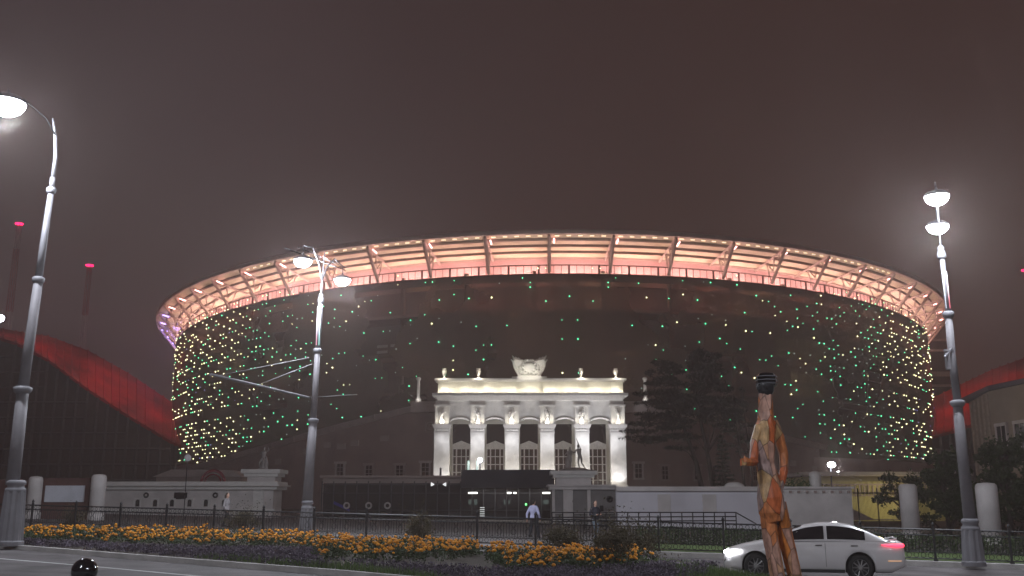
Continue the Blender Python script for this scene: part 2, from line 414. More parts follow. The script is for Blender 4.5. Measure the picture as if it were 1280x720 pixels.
# ------------------------------------------------------------------ shrubs and trees
def shrub(label, px, pyg, Yoff, wpx, h, n, m, group='shrubs by the iron fence', name='shrub'):
    b = gp(px, pyg); s = b.y/F*1.02; rx = wpx*s/2
    root = empty(name, label, 'shrub', group, (b.x, b.y+Yoff, gz(b.x)+.1))
    st = MB()
    lobes = [(random.uniform(-.55,.55)*rx, random.uniform(-.3,.3), random.uniform(.35,.75)*h, random.uniform(.35,.6)) for _ in range(9)]
    for i in range(14):
        a = lobes[i % 9]; st.tube([(random.uniform(-.15,.15)*rx,0,0), (a[0]*.5, a[1]*.5, a[2]*.5), (a[0]+random.uniform(-.2,.2), a[1], min(h, a[2]*1.3))], [.018,.012,.004], 4, False)
    st.build('stems', M['bark'], root)
    c = MB()
    for i in range(n):
        a = random.choice(lobes); v = Vector((random.gauss(0,1), random.gauss(0,1), random.gauss(0,1))).normalized()*(R()**.5)
        p = Vector((a[0]+v.x*rx*a[3]*.8, a[1]+v.y*.5*a[3]*1.4, a[2]+v.z*h*.42*a[3]*1.6))
        if R() < .3: p = Vector((random.gauss(0,.42)*rx, random.gauss(0,.25), abs(random.gauss(.5,.33))*h))
        if p.z < .02 or noise.noise(p*3.3+Vector((px,0,0))) < -.22: continue
        leafquad(c, p, random.uniform(.02,.05), .45)
    c.build('foliage', m, root); return root
shrub('low brown shrub nearest the left edge behind the marigolds', 97, 667, -.4, 38, 1.0, 2400, M['leafdry'])
shrub('brown shrub behind the marigolds in front of the left white wall', 308, 675, -.4, 56, 1.15, 3600, M['leafdry'])
shrub('dark shrub in front of the iron fence before the glass pavilion', 525, 686, -.4, 48, 1.2, 3600, M['leafdry'])
shrub('wide brown shrub left of the dark jacketed pedestrian', 705, 697, -.6, 62, .95, 4500, M['leafdry'])
shrub('wide brown green shrub right of the dark jacketed pedestrian', 790, 703, -.6, 100, 1.0, 7000, M['leafdry'])
shrub('tall brown shrub rising out of the marigolds at the right end of the bed', 768, 716, 0, 66, 1.15, 4200, M['leafdry'])
def tree(name, label, base, trunks, lobes, n, leaf, m, flat=1.0, group=None, cat='tree', asp=.35):
    root = empty(name, label, cat, group, base)
    t = MB()
    for pts, r0 in trunks:
        k = len(pts); t.tube(pts, [r0*(1-.75*i/(k-1)) for i in range(k)], 8)
    top = trunks[0][0]
    for (x, y, z, rx, rz) in lobes:
        tp = min(((Vector(p)-Vector((x, y, z-1))).length, p) for pts, _ in trunks for p in pts)[1]
        t.tube([tp, ((tp[0]+x)/2, (tp[1]+y)/2, (tp[2]+z)/2+.3), (x, y, z)], [.09,.06,.02], 5, False)
    t.build('trunk', M['bark'], root)
    c = MB()
    for i in range(n):
        x, y, z, rx, rz = random.choice(lobes)
        q = R()*2*pi; rr = R()**.5; u = random.gauss(0, .45)
        p = Vector((x+cos(q)*rr*rx, y+sin(q)*rr*rx, z+u*rz*(1.1-rr)))
        if noise.noise(p*.9) < -.12: continue
        leafquad(c, p, leaf*random.uniform(.6, 1.4), asp)
    c.build('crown', m, root); return root
def lobeset(cx, h0, h1, r0, r1, n, y=0, rz=.5):
    out = []
    for i in range(n):
        f = i/(n-1) if n > 1 else 0; z = h0+(h1-h0)*f; r = r0+(r1-r0)*f
        q = i*2.4+R(); d = r*random.uniform(.3,.9)
        out.append((cx+cos(q)*d, y+sin(q)*d, z+random.uniform(-.3,.3), r*random.uniform(.35,.6), rz))
    return out
b = at(868, 600, 112); b.z = 1.0
tree('pine_tree', 'broad dark pine with leaning trunk right of the portico', b, [([(1.2,0,0),(.3,0,5),(-1.2,0,10),(-2,0,14.5)], .35)], lobeset(-2.8, 7, 16.5, 5.0, 1.8, 36), 16000, .28, M['needle'], group='trees right of the portico', asp=.16)
b = at(888, 600, 108); b.z = 1.0
tree('pine_tree', 'tall dark pine between the broad pine and the facetted figure', b, [([(.6,0,0),(-.2,0,6),(-1.2,0,12),(-1.6,0,17)], .3)], lobeset(0, 9, 17, 4.2, 1.6, 34, rz=.8), 17000, .28, M['needle'], group='trees right of the portico', asp=.16)
b = at(932, 600, 104); b.z = 1.0
tree('pine_tree', 'thin sparse pine directly behind the facetted figure', b, [([(0,0,0),(-.4,0,6),(-.8,0,12)], .2), ([(.8,.4,0),(.6,.3,6),(.2,.3,11)], .14)], lobeset(-.2, 6, 12.5, 2.0, .8, 14), 2600, .25, M['needle'], group='trees right of the portico', asp=.16)
b = at(905, 604, 98); b.z = 1.0
sprl = [(0, 0, 2.5+i*.42, 1.15*(1-i/13)+.1, .25) for i in range(12)]
tree('spruce_tree', 'small narrow spruce behind the pale painted wall', b, [([(0,0,0),(0,0,4),(0,0,7.6)], .12)], sprl, 2600, .16, M['needle'], group='trees right of the portico')
b = at(1118, 650, 78); b.z = gz(b.x)
tree('leafy_tree', 'small leafy tree in front of the yellow lit wall', b, [([(1,0,0),(.6,0,2),(0,0,4)], .12)], [(-.8,0,2.6,.8,.8),(.3,0,3.4,1.2,1),(1.4,0,2.6,1.3,1.1),(.6,.3,1.6,1.0,.9),(-.1,0,4.2,.9,.8),(1.6,0,4,1,1)], 3800, .11, M['leaf'], asp=.6)
b = at(1185, 655, 70); b.z = gz(b.x)
tree('leafy_tree', 'dark dense tree between the two right gate pillars', b, [([(0,0,0),(.1,0,2.5),(0,0,5)], .18)], lobeset(0, 1.4, 5.6, 2.5, 1.4, 22, rz=1.0), 12000, .13, M['leaf'], group='dark trees behind the right gate pillars', asp=.6)
b = at(1262, 655, 66); b.z = gz(b.x)
tree('leafy_tree', 'dark dense tree at the right edge in front of the beige building', b, [([(0,0,0),(.1,0,2.5),(0,0,5)], .2)], lobeset(0, 1.4, 6.2, 2.6, 1.6, 24, rz=1.1), 14000, .13, M['leaf'], group='dark trees behind the right gate pillars', asp=.6)
b = at(1335, 655, 66); b.z = gz(b.x)
tree('leafy_tree', 'dark tree cut by the right edge of the photo', b, [([(0,0,0),(.1,0,2.5),(0,0,5)], .2)], lobeset(0, 1.4, 7.2, 2.6, 1.6, 20, rz=1.1), 8000, .13, M['leaf'], group='dark trees behind the right gate pillars', asp=.6)
hd = MB()
for x, y in sample([street(-2,7), street(13,7), street(13,8.2), street(-2,8.2)], 3500):
    for k in range(3): leafquad(hd, Vector((x, y, gz(x)+.1+R()*.75)), random.uniform(.03,.07), .6)
tag(hd.build('hedge', M['leaf']), 'low clipped green hedge behind the iron fence right of the pedestrians', 'hedge')
# ------------------------------------------------------------------ iron fence
fence = empty('iron_fence', 'black ornamental iron fence along the far kerb', 'fence')
SP = 2.2
def fpt(s, z): p = FA+FD*s; return Vector((p.x, p.y, gz(p.x)+.16+z))
pan = MB(); L0 = SP-.07
def pb(a, b, w): pan.bar((a[0], 0, a[1]), (b[0], 0, b[1]), w)
for z, w in ((.08,.03),(.28,.018),(.80,.03),(.98,.035)): pb((0,z),(L0,z),w)
nb = 20
for i in range(1, nb): 
    x = L0*i/nb; pb((x,.28),(x,.80),.016)
for i in range(10):
    x = L0*(i+.5)/10; pan.torus((x,0,.89), .062, .009, 10, 4); pan.torus((x,0,.18), .075, .009, 10, 4)
    pan.torus((x,0,.28), .075, .008, 8, 4, a0=0, a1=pi)
for i in range(4):
    x = L0*(i+.5)/4; pan.torus((x,0,.5), .10, .009, 12, 4); pb((x-.13,.8),(x,.62),.014); pb((x+.13,.8),(x,.62),.014)
pm = None; post = None
ang = atan2(FD.y, FD.x)
slope = gz(FD.x)-gz(0)
for i in range(-11, 22):
    s = i*SP; p = fpt(s, 0)
    if post is None:
        q = MB(); q.box((0,0,.54), (.07,.07,1.08)); q.lathe((0,0,1.08), [(.02,0),(.05,.02),(.055,.06),(.03,.1),(.005,.14)], 8); q.box((0,0,.03), (.13,.13,.06))
        post = q.build('post', M['iron'], fence); po = post
        pm = pan.build('panel', M['iron'], fence); pn = pm
    else:
        po = post.copy(); COL.objects.link(po); pn = pm.copy(); COL.objects.link(pn)
    po.location = p; po.rotation_euler = (0,0,ang)
    pn.location = fpt(s+.035, 0); pn.rotation_euler = (0, -atan(slope), ang)
# ------------------------------------------------------------------ stadium
SXc, SYc, SA, SB = 9.3, 279.0, 102.0, 129.0
def EL(t, off, z): return Vector((SXc+(SA+off)*sin(t), SYc-(SB+off)*cos(t), z))
# arc length table on the rim
NT = 1440; arc = [0]
for i in range(NT): arc.append(arc[-1]+(EL(2*pi*(i+1)/NT, 0, 0)-EL(2*pi*i/NT, 0, 0)).length)
TOT = arc[-1]
def tarc(s):
    s %= TOT; lo, hi = 0, NT
    while hi-lo > 1:
        m_ = (lo+hi)//2
        if arc[m_] <= s: lo = m_
        else: hi = m_
    return 2*pi*(lo+(s-arc[lo])/(arc[hi]-arc[lo]))/NT
def ringbox(mb, prof, n=180, t0=0, t1=2*pi, smooth=False, closed=True):
    """prof: list of (off,z) closed outline swept round the oval"""
    k = len(prof); full = abs(t1-t0-2*pi) < 1e-6; m_ = n if full else n+1
    vs = []
    for i in range(m_):
        t = t0+(t1-t0)*i/n
        for o, z in prof: vs.append(EL(t, o, z))
    fs = []
    kk = k if closed else k-1
    for i in range(n):
        j = (i+1) % m_
        for a in range(kk):
            b_ = (a+1) % k; fs.append((i*k+a, j*k+a, j*k+b_, i*k+b_))
    mb.add(vs, fs, smooth); return mb
stad = empty('stadium', 'huge oval football stadium with pink lit canopy rim and dotted light screen', 'stadium', loc=(0,0,0))
ZS, ZP = 38.2, 39.6
FO = -4.9
ringbox(MB(), [(FO,1.0),(FO,ZS)], 240, closed=False).build('perforated_screen', M['screen'], stad)
ringbox(MB(), [(FO-7,-.5),(FO-7,40)], 240, closed=False).build('inner_wall', M['inner'], stad)
for z in (12.5, 19, 25.5, 32):
    ringbox(MB(), [(FO-1.2,z),(FO-6.9,z),(FO-6.9,z+.5),(FO-1.2,z+.5)], 200).build('floor_slab', M['slab'], stad)
cb = MB()
for k in range(60):
    t = tarc(TOT*(k+.5)/60); p = EL(t, FO-1.8, 0); cb.tube([(p.x,p.y,0),(p.x,p.y,39)], .38, 8, False)
cb.build('column_row', M['slab'], stad)
# parapet frame with posts on top of the screen
pf = MB(); ringbox(pf, [(FO+.05,ZP-.06),(FO-.15,ZP-.06),(FO-.15,ZP+.1),(FO+.05,ZP+.1)], 240)
ringbox(pf, [(FO+.08,ZS-.22),(FO-.2,ZS-.22),(FO-.2,ZS),(FO+.08,ZS)], 240)
ringbox(MB(), [(FO-.25,36.9),(FO-.45,36.9),(FO-.45,ZS-.1),(FO-.25,ZS-.1)], 240).build('spandrel', M['slab'], stad)
npst = int(TOT/1.3)
for k in range(npst):
    t = tarc(TOT*k/npst); thick = k % 4 == 0
    a = EL(t, FO, ZS-.2); b_ = EL(t, FO, ZP)
    pf.bar(a, b_, .24 if thick else .07)
pf.build('parapet_frame', mat('brown_parapet', (.14,.09,.08), .7), stad)
# lit wall under canopy, upper seating wall lower trims
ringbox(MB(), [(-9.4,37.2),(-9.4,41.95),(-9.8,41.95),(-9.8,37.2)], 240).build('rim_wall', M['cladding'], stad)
ringbox(MB(), [(FO-.3,37.4),(-9.4,37.4),(-9.4,37.1),(FO-.3,37.1)], 240).build('gutter_deck', M['slab'], stad)
# red tinted upper rail bands seen through the screen just under the parapet
def zc(o): return 41.95+(o+9.4)/9.4*2.0        # canopy underside
strips = [(-.55,-2.3),(-2.8,-4.5),(-5.0,-6.75),(-7.25,-9.4)]
for o1, o0 in strips:
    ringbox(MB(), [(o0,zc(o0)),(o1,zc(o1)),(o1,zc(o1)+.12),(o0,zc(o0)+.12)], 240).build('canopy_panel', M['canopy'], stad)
pu_ = MB()
for o in (-2.6,-4.8,-7.05,-9.2):
    ringbox(pu_, [(o-.09,zc(o)-.32),(o+.09,zc(o)-.32),(o+.09,zc(o)+.05),(o-.09,zc(o)+.05)], 240)
pu_.build('purlin', M['steelwhite'], stad)
ringbox(MB(), [(-.5,zc(-.3)-.35),(0,zc(0)-.35),(.12,zc(0)+.1),(0,zc(0)+.4),(-.5,zc(-.3)+.4)], 240).build('rim_edge', M['steelwhite'], stad)
ringbox(MB(), [(-9.9,42.3),(-40,40.2),(-40,40.6),(-9.9,42.7)], 200).build('roof_sheet', M['darkclad'], stad)
ringbox(MB(), [(FO+.0,.5),(FO+.5,.5),(FO+.5,9.2),(FO+.0,9.2)], 200).build('base_wall', M['oldwall'], stad)
NTR = 70
for k in range(NTR):
    t = tarc(TOT*(k/NTR)-3.4); tb = MB()
    def tp_(o, z): return EL(t, o, z)
    U = [(-.4, zc(-.4)-.38), (-3.4, zc(-3.4)-.38), (-6.4, zc(-6.4)-.38), (-9.3, zc(-9.3)-.38)]
    D = [(-.4, zc(-.4)-.55), (-2.6, 42.0), (-4.6, 40.0), (FO+.15, 38.3)]
    tb.bar(tp_(*U[0]), tp_(*U[3]), .3)
    tb.bar(tp_(*D[0]), tp_(*D[3]), .42)
    for a, b_ in ((( -1.9,zc(-1.9)-.38),(-2.3,42.2)), ((-2.3,42.2),(-3.6,zc(-3.6)-.38)), ((-3.6,zc(-3.6)-.38),(-4.1,40.4)), ((-4.1,40.4),(-6.0,zc(-6)-.38)), ((FO+.15,38.6),(-6.0,zc(-6)-.38))):
        tb.bar(tp_(*a), tp_(*b_), .17)
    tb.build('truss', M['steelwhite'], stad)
    if cos(t) > -.1:
        fx = MB(); d_ = .5/(SA); vio = -1.62 < ((t+pi) % (2*pi)-pi) < -1.05
        fx.bar(EL(t+.008, -1.0, zc(-1.0)-.75), EL(t+.008, -2.4, zc(-2.4)-.75), .16); fx.build('truss_fixture', M['violet' if vio else 'pinkfix'], stad)
        if cos(t) > .80:
            for kk in range(5):
                fx = MB(); td = t+(kk+.5)*1.9/SA; fx.bar(EL(td, -1.3, zc(-1.3)-.12), EL(td+.7/SA, -1.3, zc(-1.3)-.12), .13); fx.build('rim_fixture', M['amber'], stad)
# light fittings: continuous pink strip in the gutter, small amber fixtures on the parapet
for k in range(NTR):
    for w_, q_ in ((.30, 0),):
        t0_ = tarc(TOT*((k+.12)/NTR)-3.4); t1_ = tarc(TOT*((k+.88)/NTR)-3.4)
        if t1_ < t0_: t1_ += 2*pi
        ringbox(MB(), [(-7.5,37.85),(-7.2,37.85),(-7.2,38.0),(-7.5,38.0)], 4, t0_, t1_).build('light_strip', M['pinklight'], stad)
sb = MB()
for k in range(220):
    if (k*7) % 5 < 2: continue
    t = tarc(TOT*k/220+2); d = tarc(TOT*k/220+2+1.2); sb.bar(EL(t, FO-.35, ZS+.05), EL(d, FO-.35, ZS+.05), .12)
sb.build('amber_fixture', M['amber'], stad)
for k in range(0, 4):     # violet floods at the left end of the rim
    t = tarc(TOT*.75+k*11+14); p = EL(t, -4.5, 41)
    light('violet_flood', 'POINT', p, 700, (.25,.2,1), stad, .3)
# dim lit windows behind the screen
def wpatch(px, Y0, z0, z1, n, wd):
    tt = None
    best = 1e9
    for i in range(-400, 401):
        t = i*pi/2/400*.9; p = EL(t, FO-6.8, 20); dd = p.y*cp+(20-CAMH)*sp_; x = 640+F*p.x/dd
        if abs(x-px) < best: best = abs(x-px); tt = t
    m_ = MB()
    for k in range(n):
        t = tt+k*wd/100; 
        for z in (z0, (z0+z1)/2):
            a = EL(t, FO-6.85, z+.2); b_ = EL(t+wd*.8/100, FO-6.85, z+.2); h = (z1-z0)/2-.5
            m_.add([a, b_, b_+Vector((0,0,h)), a+Vector((0,0,h))], [(0,1,2,3)])
    m_.build('lit_windows', M['warmwin'], stad)
wpatch(270, 0, 26, 35, 5, 3.0); wpatch(330, 0, 24, 31, 3, 3.0); wpatch(975, 0, 27, 31, 6, 2.6); wpatch(990, 0, 20, 25, 4, 2.6); wpatch(1095, 0, 30, 34, 4, 2.4); wpatch(470, 0, 27, 29, 3, 3)
# lights of the upper concourse behind the screen
for k in range(30):
    t = -1.5+3.0*k/29; p = EL(t, FO-3.2, 34.2); light('concourse_light', 'POINT', p, 230, (1,.40,.32) if k % 3 else (1,.6,.4), stad, .3)
for k in range(16):
    t = -1.4+2.8*k/15; p = EL(t, FO-3.2, 23.5+(k % 2)*6.5); light('concourse_light', 'POINT', p, 60, (1,.66,.42), stad, .3)
# media screen lights
leds = []
COLS = int(TOT/1.33); 
def frac(x): return x-math.floor(x)
for i in range(-COLS//4-6, COLS//4+7):
    s = i*1.33; t = tarc(s) if s >= 0 else tarc(s+TOT); 
    if t > pi: t -= 2*pi
    u = abs(t)/(pi/2)
    col_seed = (abs(i)*7919) % 97
    for j in range(46):
        z = 5.5+j*.78
        if z > 39.2 or z < 5.2: continue
        side = max(0, min(1, (u-.22)/.45))
        h = frac(i*.7548776+j*.5698403+.08*frac(sin(i*12.9898+j*78.233)*43758.5453))
        hm = frac((abs(i)*.7548776+j*.5698403)*1.0+.5*frac(sin(abs(i)*3.17+j*7.31)*9631.17))
        rowk = frac(sin(j*5.77)*311.1)
        p = .11+side*(.80 if j % 6 in (0, 3) else (.46 if rowk < .6 else .16))
        clump = noise.noise(Vector((abs(i)*.22, j*.33, 3.1)))
        p *= 1+clump*.7
        if u > .4 and j in (16, 17, 22, 23, 28): p *= .25
        c = EL(t, FO+.18, z)
        nn_ = Vector((sin(t)/(SA+FO), -cos(t)/(SB+FO), 0)).normalized(); cg = -nn_.dot(Vector((c.x, c.y, 0)).normalized())
        if cg < -.02: continue
        if R() > max(.25, min(1, cg*2.4)): continue
        if (hm if u < .4 else h) < p:
            h = R()
            if u < .42: kind = 'g' if h*31 % 1 < .62 else ('d' if h*57 % 1 < .5 else 'w')
            elif u < .8: kind = 'w' if (h*91) % 1 < .74 else ('g' if (h*37) % 1 < .8 else 'b')
            else: kind = 'g' if (h*91) % 1 < .42 else 'w'
            leds.append((c, kind, random.uniform(.075,.135) if u < .5 else random.uniform(.095,.14)))
def ledgeo(mb, c, r):
    mb.add([c+Vector((r,0,0)), c+Vector((0,r,0)), c+Vector((-r,0,0)), c+Vector((0,-r,0)), c+Vector((0,0,r)), c+Vector((0,0,-r))],
           [(0,1,4),(1,2,4),(2,3,4),(3,0,4),(1,0,5),(2,1,5),(3,2,5),(0,3,5)])
LM = {'w': M['led_white'], 'g': M['led_green'], 'd': M['led_dim'], 'b': M['led_blue']}
leds.sort(key=lambda l: -l[2]/l[0].length)
protos = {}
for c, k, r in leds[:97]:
    if k not in protos:
        m_ = MB(); ledgeo(m_, Vector((0,0,0)), 1.0); o = m_.build('screen_light', LM[k], stad); protos[k] = o
    else: o = protos[k].copy(); COL.objects.link(o)
    o.location = c; o.scale = (r, r, r)
mm_ = MB(); mats_idx = []; order = ['w','g','d','b']
for c, k, r in leds[97:]:
    ledgeo(mm_, c, r); mats_idx += [order.index(k)]*8
o = mm_.build('screen_light', None, stad)
for k in order: o.data.materials.append(LM[k])
o.data.polygons.foreach_set('material_index', mats_idx); o['kind'] = 'stuff'
# ------------------------------------------------------------------ old wing walls of the stadium
def wing(side, pts, label):
    root = empty('wing_wall', label, 'wall', 'old curved wing walls', (0,0,0))
    P = []
    for px, py, Y in pts: P.append(at(px, py, Y))
    wl = MB(); tr = MB()
    for i in range(len(P)-1):
        a, b_ = P[i], P[i+1]; d = (b_-a); d.z = 0; d.normalize(); nrm = Vector((-d.y, d.x, 0)); nrm = -nrm if nrm.y > 0 else nrm
        q = [Vector((a.x,a.y,0)), Vector((b_.x,b_.y,0)), b_, a]; bk = [v-nrm*1.0 for v in q]
        wl.add(q+bk, [(0,1,2,3),(7,6,5,4),(3,2,6,7),(0,3,7,4),(1,5,6,2)])
        # moulded coping, standing proud
        f = nrm*.35; h = Vector((0,0,.85)); e_ = Vector((0,0,.08))
        q = [a-h+f, b_-h+f, b_+e_+f*1.4, a+e_+f*1.4]; bk = [v-nrm*1.6 for v in q]
        tr.add(q+bk, [(0,1,2,3),(7,6,5,4),(3,2,6,7),(0,4,5,1),(0,3,7,4),(1,5,6,2)])
    wl.build('wall_face', M['oldwall'], root); tr.build('coping', M['oldtrim'], root)
    return root, P
wl_, PL = wing(-1, [(545,508,148.5),(515,508.5,149),(470,519,150.5),(420,532,153),(370,546,157.5),(325,559,164),(270,575,176),(215,590,192)], 'old brown stadium wing wall curving away left of the portico')
wr_, PR = wing(1, [(780,508,148.5),(812,509,149),(850,516,150.5),(905,527,153.5),(960,541,158.5),(1010,552,165),(1060,564,175),(1115,576,190)], 'old brown stadium wing wall curving away right of the portico')
def along(P, px):
    for i in range(len(P)-1):
        a, b_ = P[i], P[i+1]
        xa = 640+F*a.x/(a.y*cp+(a.z-CAMH)*sp_); xb = 640+F*b_.x/(b_.y*cp+(b_.z-CAMH)*sp_)
        if min(xa, xb) <= px <= max(xa, xb):
            f = (px-xa)/(xb-xa); p = a.lerp(b_, f); d = (b_-a); d.z = 0; return p, atan2(d.y, d.x)
def wwin(root, P, px, y0, y1, wpx, frame=True, kind='window'):
    p, a = along(P, px)
    if abs(a) > pi/2: a += pi
    z1, z0 = zat(y0, p.y), zat(y1, p.y); wd = wpx*p.y/F
    if kind == 'vent':
        m_ = MB(); m_.box((0,0,0), (wd, .25, z1-z0)); o = m_.build('vent_panel', M['oldtrim'], root)
        o.location = (p.x+sin(a)*.1, p.y-cos(a)*.1, (z0+z1)/2); o.rotation_euler.z = a; return
    m_ = MB(); h = z1-z0
    for x in (-wd/2-.14, wd/2+.14): m_.box((x,0,0), (.28,.3,h+.5))
    m_.box((0,0,h/2+.2), (wd+.9,.42,.34)); m_.box((0,0,-h/2-.2), (wd+.7,.36,.2))
    o = m_.build('window', M['oldtrim'] if not frame else M['wallgrey'], root); o.location = (p.x+sin(a)*.12, p.y-cos(a)*.12, (z0+z1)/2); o.rotation_euler.z = a
    g_ = MB(); g_.box((0,0,0), (wd-.01, .06, h)); g_.build('pane', M['winglass'], o)
    b2_ = MB(); b2_.box((0,-.05,0), (.09,.06,h)); 
    for k in (-.17, .17): b2_.box((0,-.055,h*k), (wd-.02,.07,.08))
    b2_.build('glazing_bar', M['oldtrim'], o)
wwin(wl_, PL, 533.5, 579, 595, 9); wwin(wl_, PL, 502, 582, 596, 9, False); wwin(wl_, PL, 464, 582, 597, 9, False); wwin(wl_, PL, 428, 580, 594, 9)
for x, y in ((482,548),(445,554),(428,558),(411,556),(386,564),(350,577)): wwin(wl_, PL, x, y-3.5, y+3.5, 11, kind='vent')
wwin(wr_, PR, 795.5, 580, 597, 8.5); wwin(wr_, PR, 828, 583, 599, 8, False); wwin(wr_, PR, 868, 583, 599, 8, False); wwin(wr_, PR, 887, 583, 599, 8, False); wwin(wr_, PR, 940, 584, 600, 8, False)
for x, y in ((848,549),(884,556),(922,562),(988,579),(1015,586)): wwin(wr_, PR, x, y-3.5, y+3.5, 11, kind='vent')
for root, P, px in ((wl_, PL, 538.5), (wr_, PR, 792.5)):
    p, a = along(P, px); z = zat(533, p.y); m_ = MB(); m_.torus((p.x, p.y-.15, z), .55, .16, 20, 6); m_.torus((p.x, p.y-.15, z), .25, .1, 14, 5)
    m_.b2(p.x-.8, p.x-.65, p.y-.2, p.y+.05, z-.7, z+.7); m_.b2(p.x+.65, p.x+.8, p.y-.2, p.y+.05, z-.7, z+.7); m_.build('medallion', M['oldtrim'], root)
for root, x0, x1 in ((wl_, 514, 546), (wr_, 781, 813)):
    m_ = MB(); a, b_ = at(x0, 508, 148), at(x1, 508, 148); m_.b2(a.x, b_.x, 147.2, 150.2, a.z-.9, at(0,503,148).z); m_.b2(a.x-.25, b_.x+.25, 146.9, 150.5, at(0,504.4,148).z, at(0,502.6,148).z)
    m_.build('coping_block', M['oldtrim'], root)
# ------------------------------------------------------------------ portico
YP = 145.0
def X_(px, py=540, Y=YP): return at(px, py, Y).x
def Z_(py, Y=YP): return zat(py, Y)
port = empty('entrance_portico', 'white lit classical entrance portico with six pillars and crest', 'portico', loc=(0,0,0))
colpx = [553, 597.3, 640, 683.7, 727.2, 771.5]
CX = [X_(p, 535) for p in colpx]; HW = X_(649, 535)-X_(640, 535)       # half width of a pillar
zb = 3.6; zcap0, zcap1 = Z_(542), Z_(531)
for i, x in enumerate(CX):
    wv_ = HW*(1.06 if i in (0, 5) else .96)
    m_ = MB(); m_.box((x, YP, (zb+zcap0)/2), (2*wv_, 1.9, zcap0-zb)); 
    m_.box((x, YP, zb+.3), (2*wv_+.3, 2.2, .6))
    pil = m_.build('pillar', M['white'], port)
    c = MB(); h = zcap1-zcap0
    c.box((x, YP, zcap0+h*.08), (2*wv_+.14, 2.04, h*.14)); c.box((x, YP, zcap0+h*.40), (2*wv_+.06, 1.96, h*.42)); c.box((x, YP, zcap0+h*.66), (2*wv_+.24, 2.14, h*.10))
    c.box((x, YP, zcap0+h*.80), (2*wv_+.42, 2.32, h*.18)); c.box((x, YP, zcap0+h*.945), (2*wv_+.60, 2.5, h*.12))
    for k in range(9):
        c.ball((x-wv_+wv_*2*(k+.5)/9, YP-1.0, zcap0+h*.42), (.11,.10,.2), 6, 4)
    c.build('capital', M['trim'], pil)
# arcade wall: piers above the capitals and arches between
zcorn0 = Z_(501.5); zcorn1 = Z_(493)
aw = MB()
y0, y1 = YP-.75, YP+.75
for i in range(5):
    xa, xb = CX[i]+HW*.95, CX[i+1]-HW*.95; zs, zt = Z_(530.5), Z_(523.5); nn = 20; pts = []
    for k in range(nn+1):
        q = k/nn; x = xa+(xb-xa)*q; zz = zs+(zt-zs)*sqrt(max(0, 1-(2*q-1)**2)); pts.append((x, zz))
    for k in range(nn):
        (xA, zA), (xB, zB) = pts[k], pts[k+1]
        aw.add([(xA,y0,zA),(xB,y0,zB),(xB,y0,zcorn0),(xA,y0,zcorn0),(xA,y1,zA),(xB,y1,zB),(xB,y1,zcorn0),(xA,y1,zcorn0)], [(0,1,2,3),(7,6,5,4),(0,4,5,1)])
    ar = MB(); ar.tube([(x, y0-.02, z+.12) for x, z in pts], .17, 6); ar.build('archivolt', M['trim'], port)
for i, x in enumerate(CX):
    aw.b2(x-HW*.95, x+HW*.95, y0, y1, zcap1, zcorn0)
aw.build('arcade_wall', M['white'], port)
FIG = None
for i, x in enumerate(CX):
    # recessed-looking relief panel: frame proud of the pier, figure on it
    m_ = MB(); za, zb_ = zcap1+.05, Z_(508.5); 
    m_.b2(x-HW*.98, x-HW*.80, y0-.42, y0, za, zb_); m_.b2(x+HW*.80, x+HW*.98, y0-.42, y0, za, zb_); m_.b2(x-HW*1.12, x+HW*1.12, y0-.55, y0, zb_, zb_+.22)
    m_.b2(x-HW*.9, x+HW*.9, y0-.25, y0, zb_+.22, zcorn0)
    pn = m_.build('relief_frame', M['trim'], port)
    fgm = MB(); hz = zb_-za; cx, cy = x, y0-.3
    sw = (-1)**i*.12
    fgm.ball((cx+sw, cy, za+hz*.84), (.17,.17,.2), 8, 6); fgm.tube([(cx+sw,cy,za+hz*.78),(cx,cy,za+hz*.62),(cx-sw,cy,za+hz*.45)], [.16,.30,.25], 8)
    fgm.tube([(cx-sw,cy,za+hz*.47),(cx-sw-.16,cy-.05,za+hz*.24),(cx-.2,cy,za+.02)], [.19,.14,.12], 6); fgm.tube([(cx-sw,cy,za+hz*.47),(cx+.2,cy-.05,za+hz*.24),(cx+.22,cy,za+.02)], [.19,.14,.12], 6)
    fgm.tube([(cx-.25,cy,za+hz*.72),(cx-.5,cy-.05,za+hz*.6),(cx-.38,cy-.1,za+hz*.82)] if i % 2 else [(cx-.25,cy,za+hz*.72),(cx-.5,cy,za+hz*.55),(cx-.45,cy,za+hz*.36)], [.1,.08,.06], 6)
    fgm.tube([(cx+.25,cy,za+hz*.72),(cx+.5,cy-.05,za+hz*.62),(cx+.52,cy-.1,za+hz*.86)], [.1,.08,.06], 6)
    fuse(fgm, 'relief_figure', M['trim'], pn, .05)
# cornice and attic
xl, xr = X_(541.5, 497), X_(783.5, 497)
c = MB(); hh = zcorn1-zcorn0
for k, (f0, f1, o) in enumerate(((0,.22,.25),(.22,.45,.45),(.45,.62,.75),(.62,1,1.0))):
    c.b2(xl+1-o, xr-1+o, YP-1.0-o, YP+1.6, zcorn0+hh*f0, zcorn0+hh*f1)
c.build('cornice', M['trim'], port)
xal, xar = X_(548, 485), X_(778, 485)
za0, za1 = zcorn1, Z_(478)
a_ = MB(); a_.b2(xal, xar, YP-.6, YP+2, za0, za1)
for x in (CX[0]+.3, CX[1], CX[2], CX[3], CX[4], CX[5]-.3): a_.b2(x-HW*.55, x+HW*.55, YP-.78, YP-.6, za0, za1)
a_.build('attic', M['cream'], port)
c = MB(); z1_ = Z_(474)
c.b2(xal-.2, xar+.2, YP-.95, YP+2.2, za1, za1+(z1_-za1)*.45); c.b2(xal-.5, xar+.5, YP-1.3, YP+2.4, za1+(z1_-za1)*.45, z1_)
c.b2(CX[2]+.0, CX[3]-.0, YP-.9, YP+.9, z1_, z1_+.3)
c.build('attic_cornice', M['trim'], port)
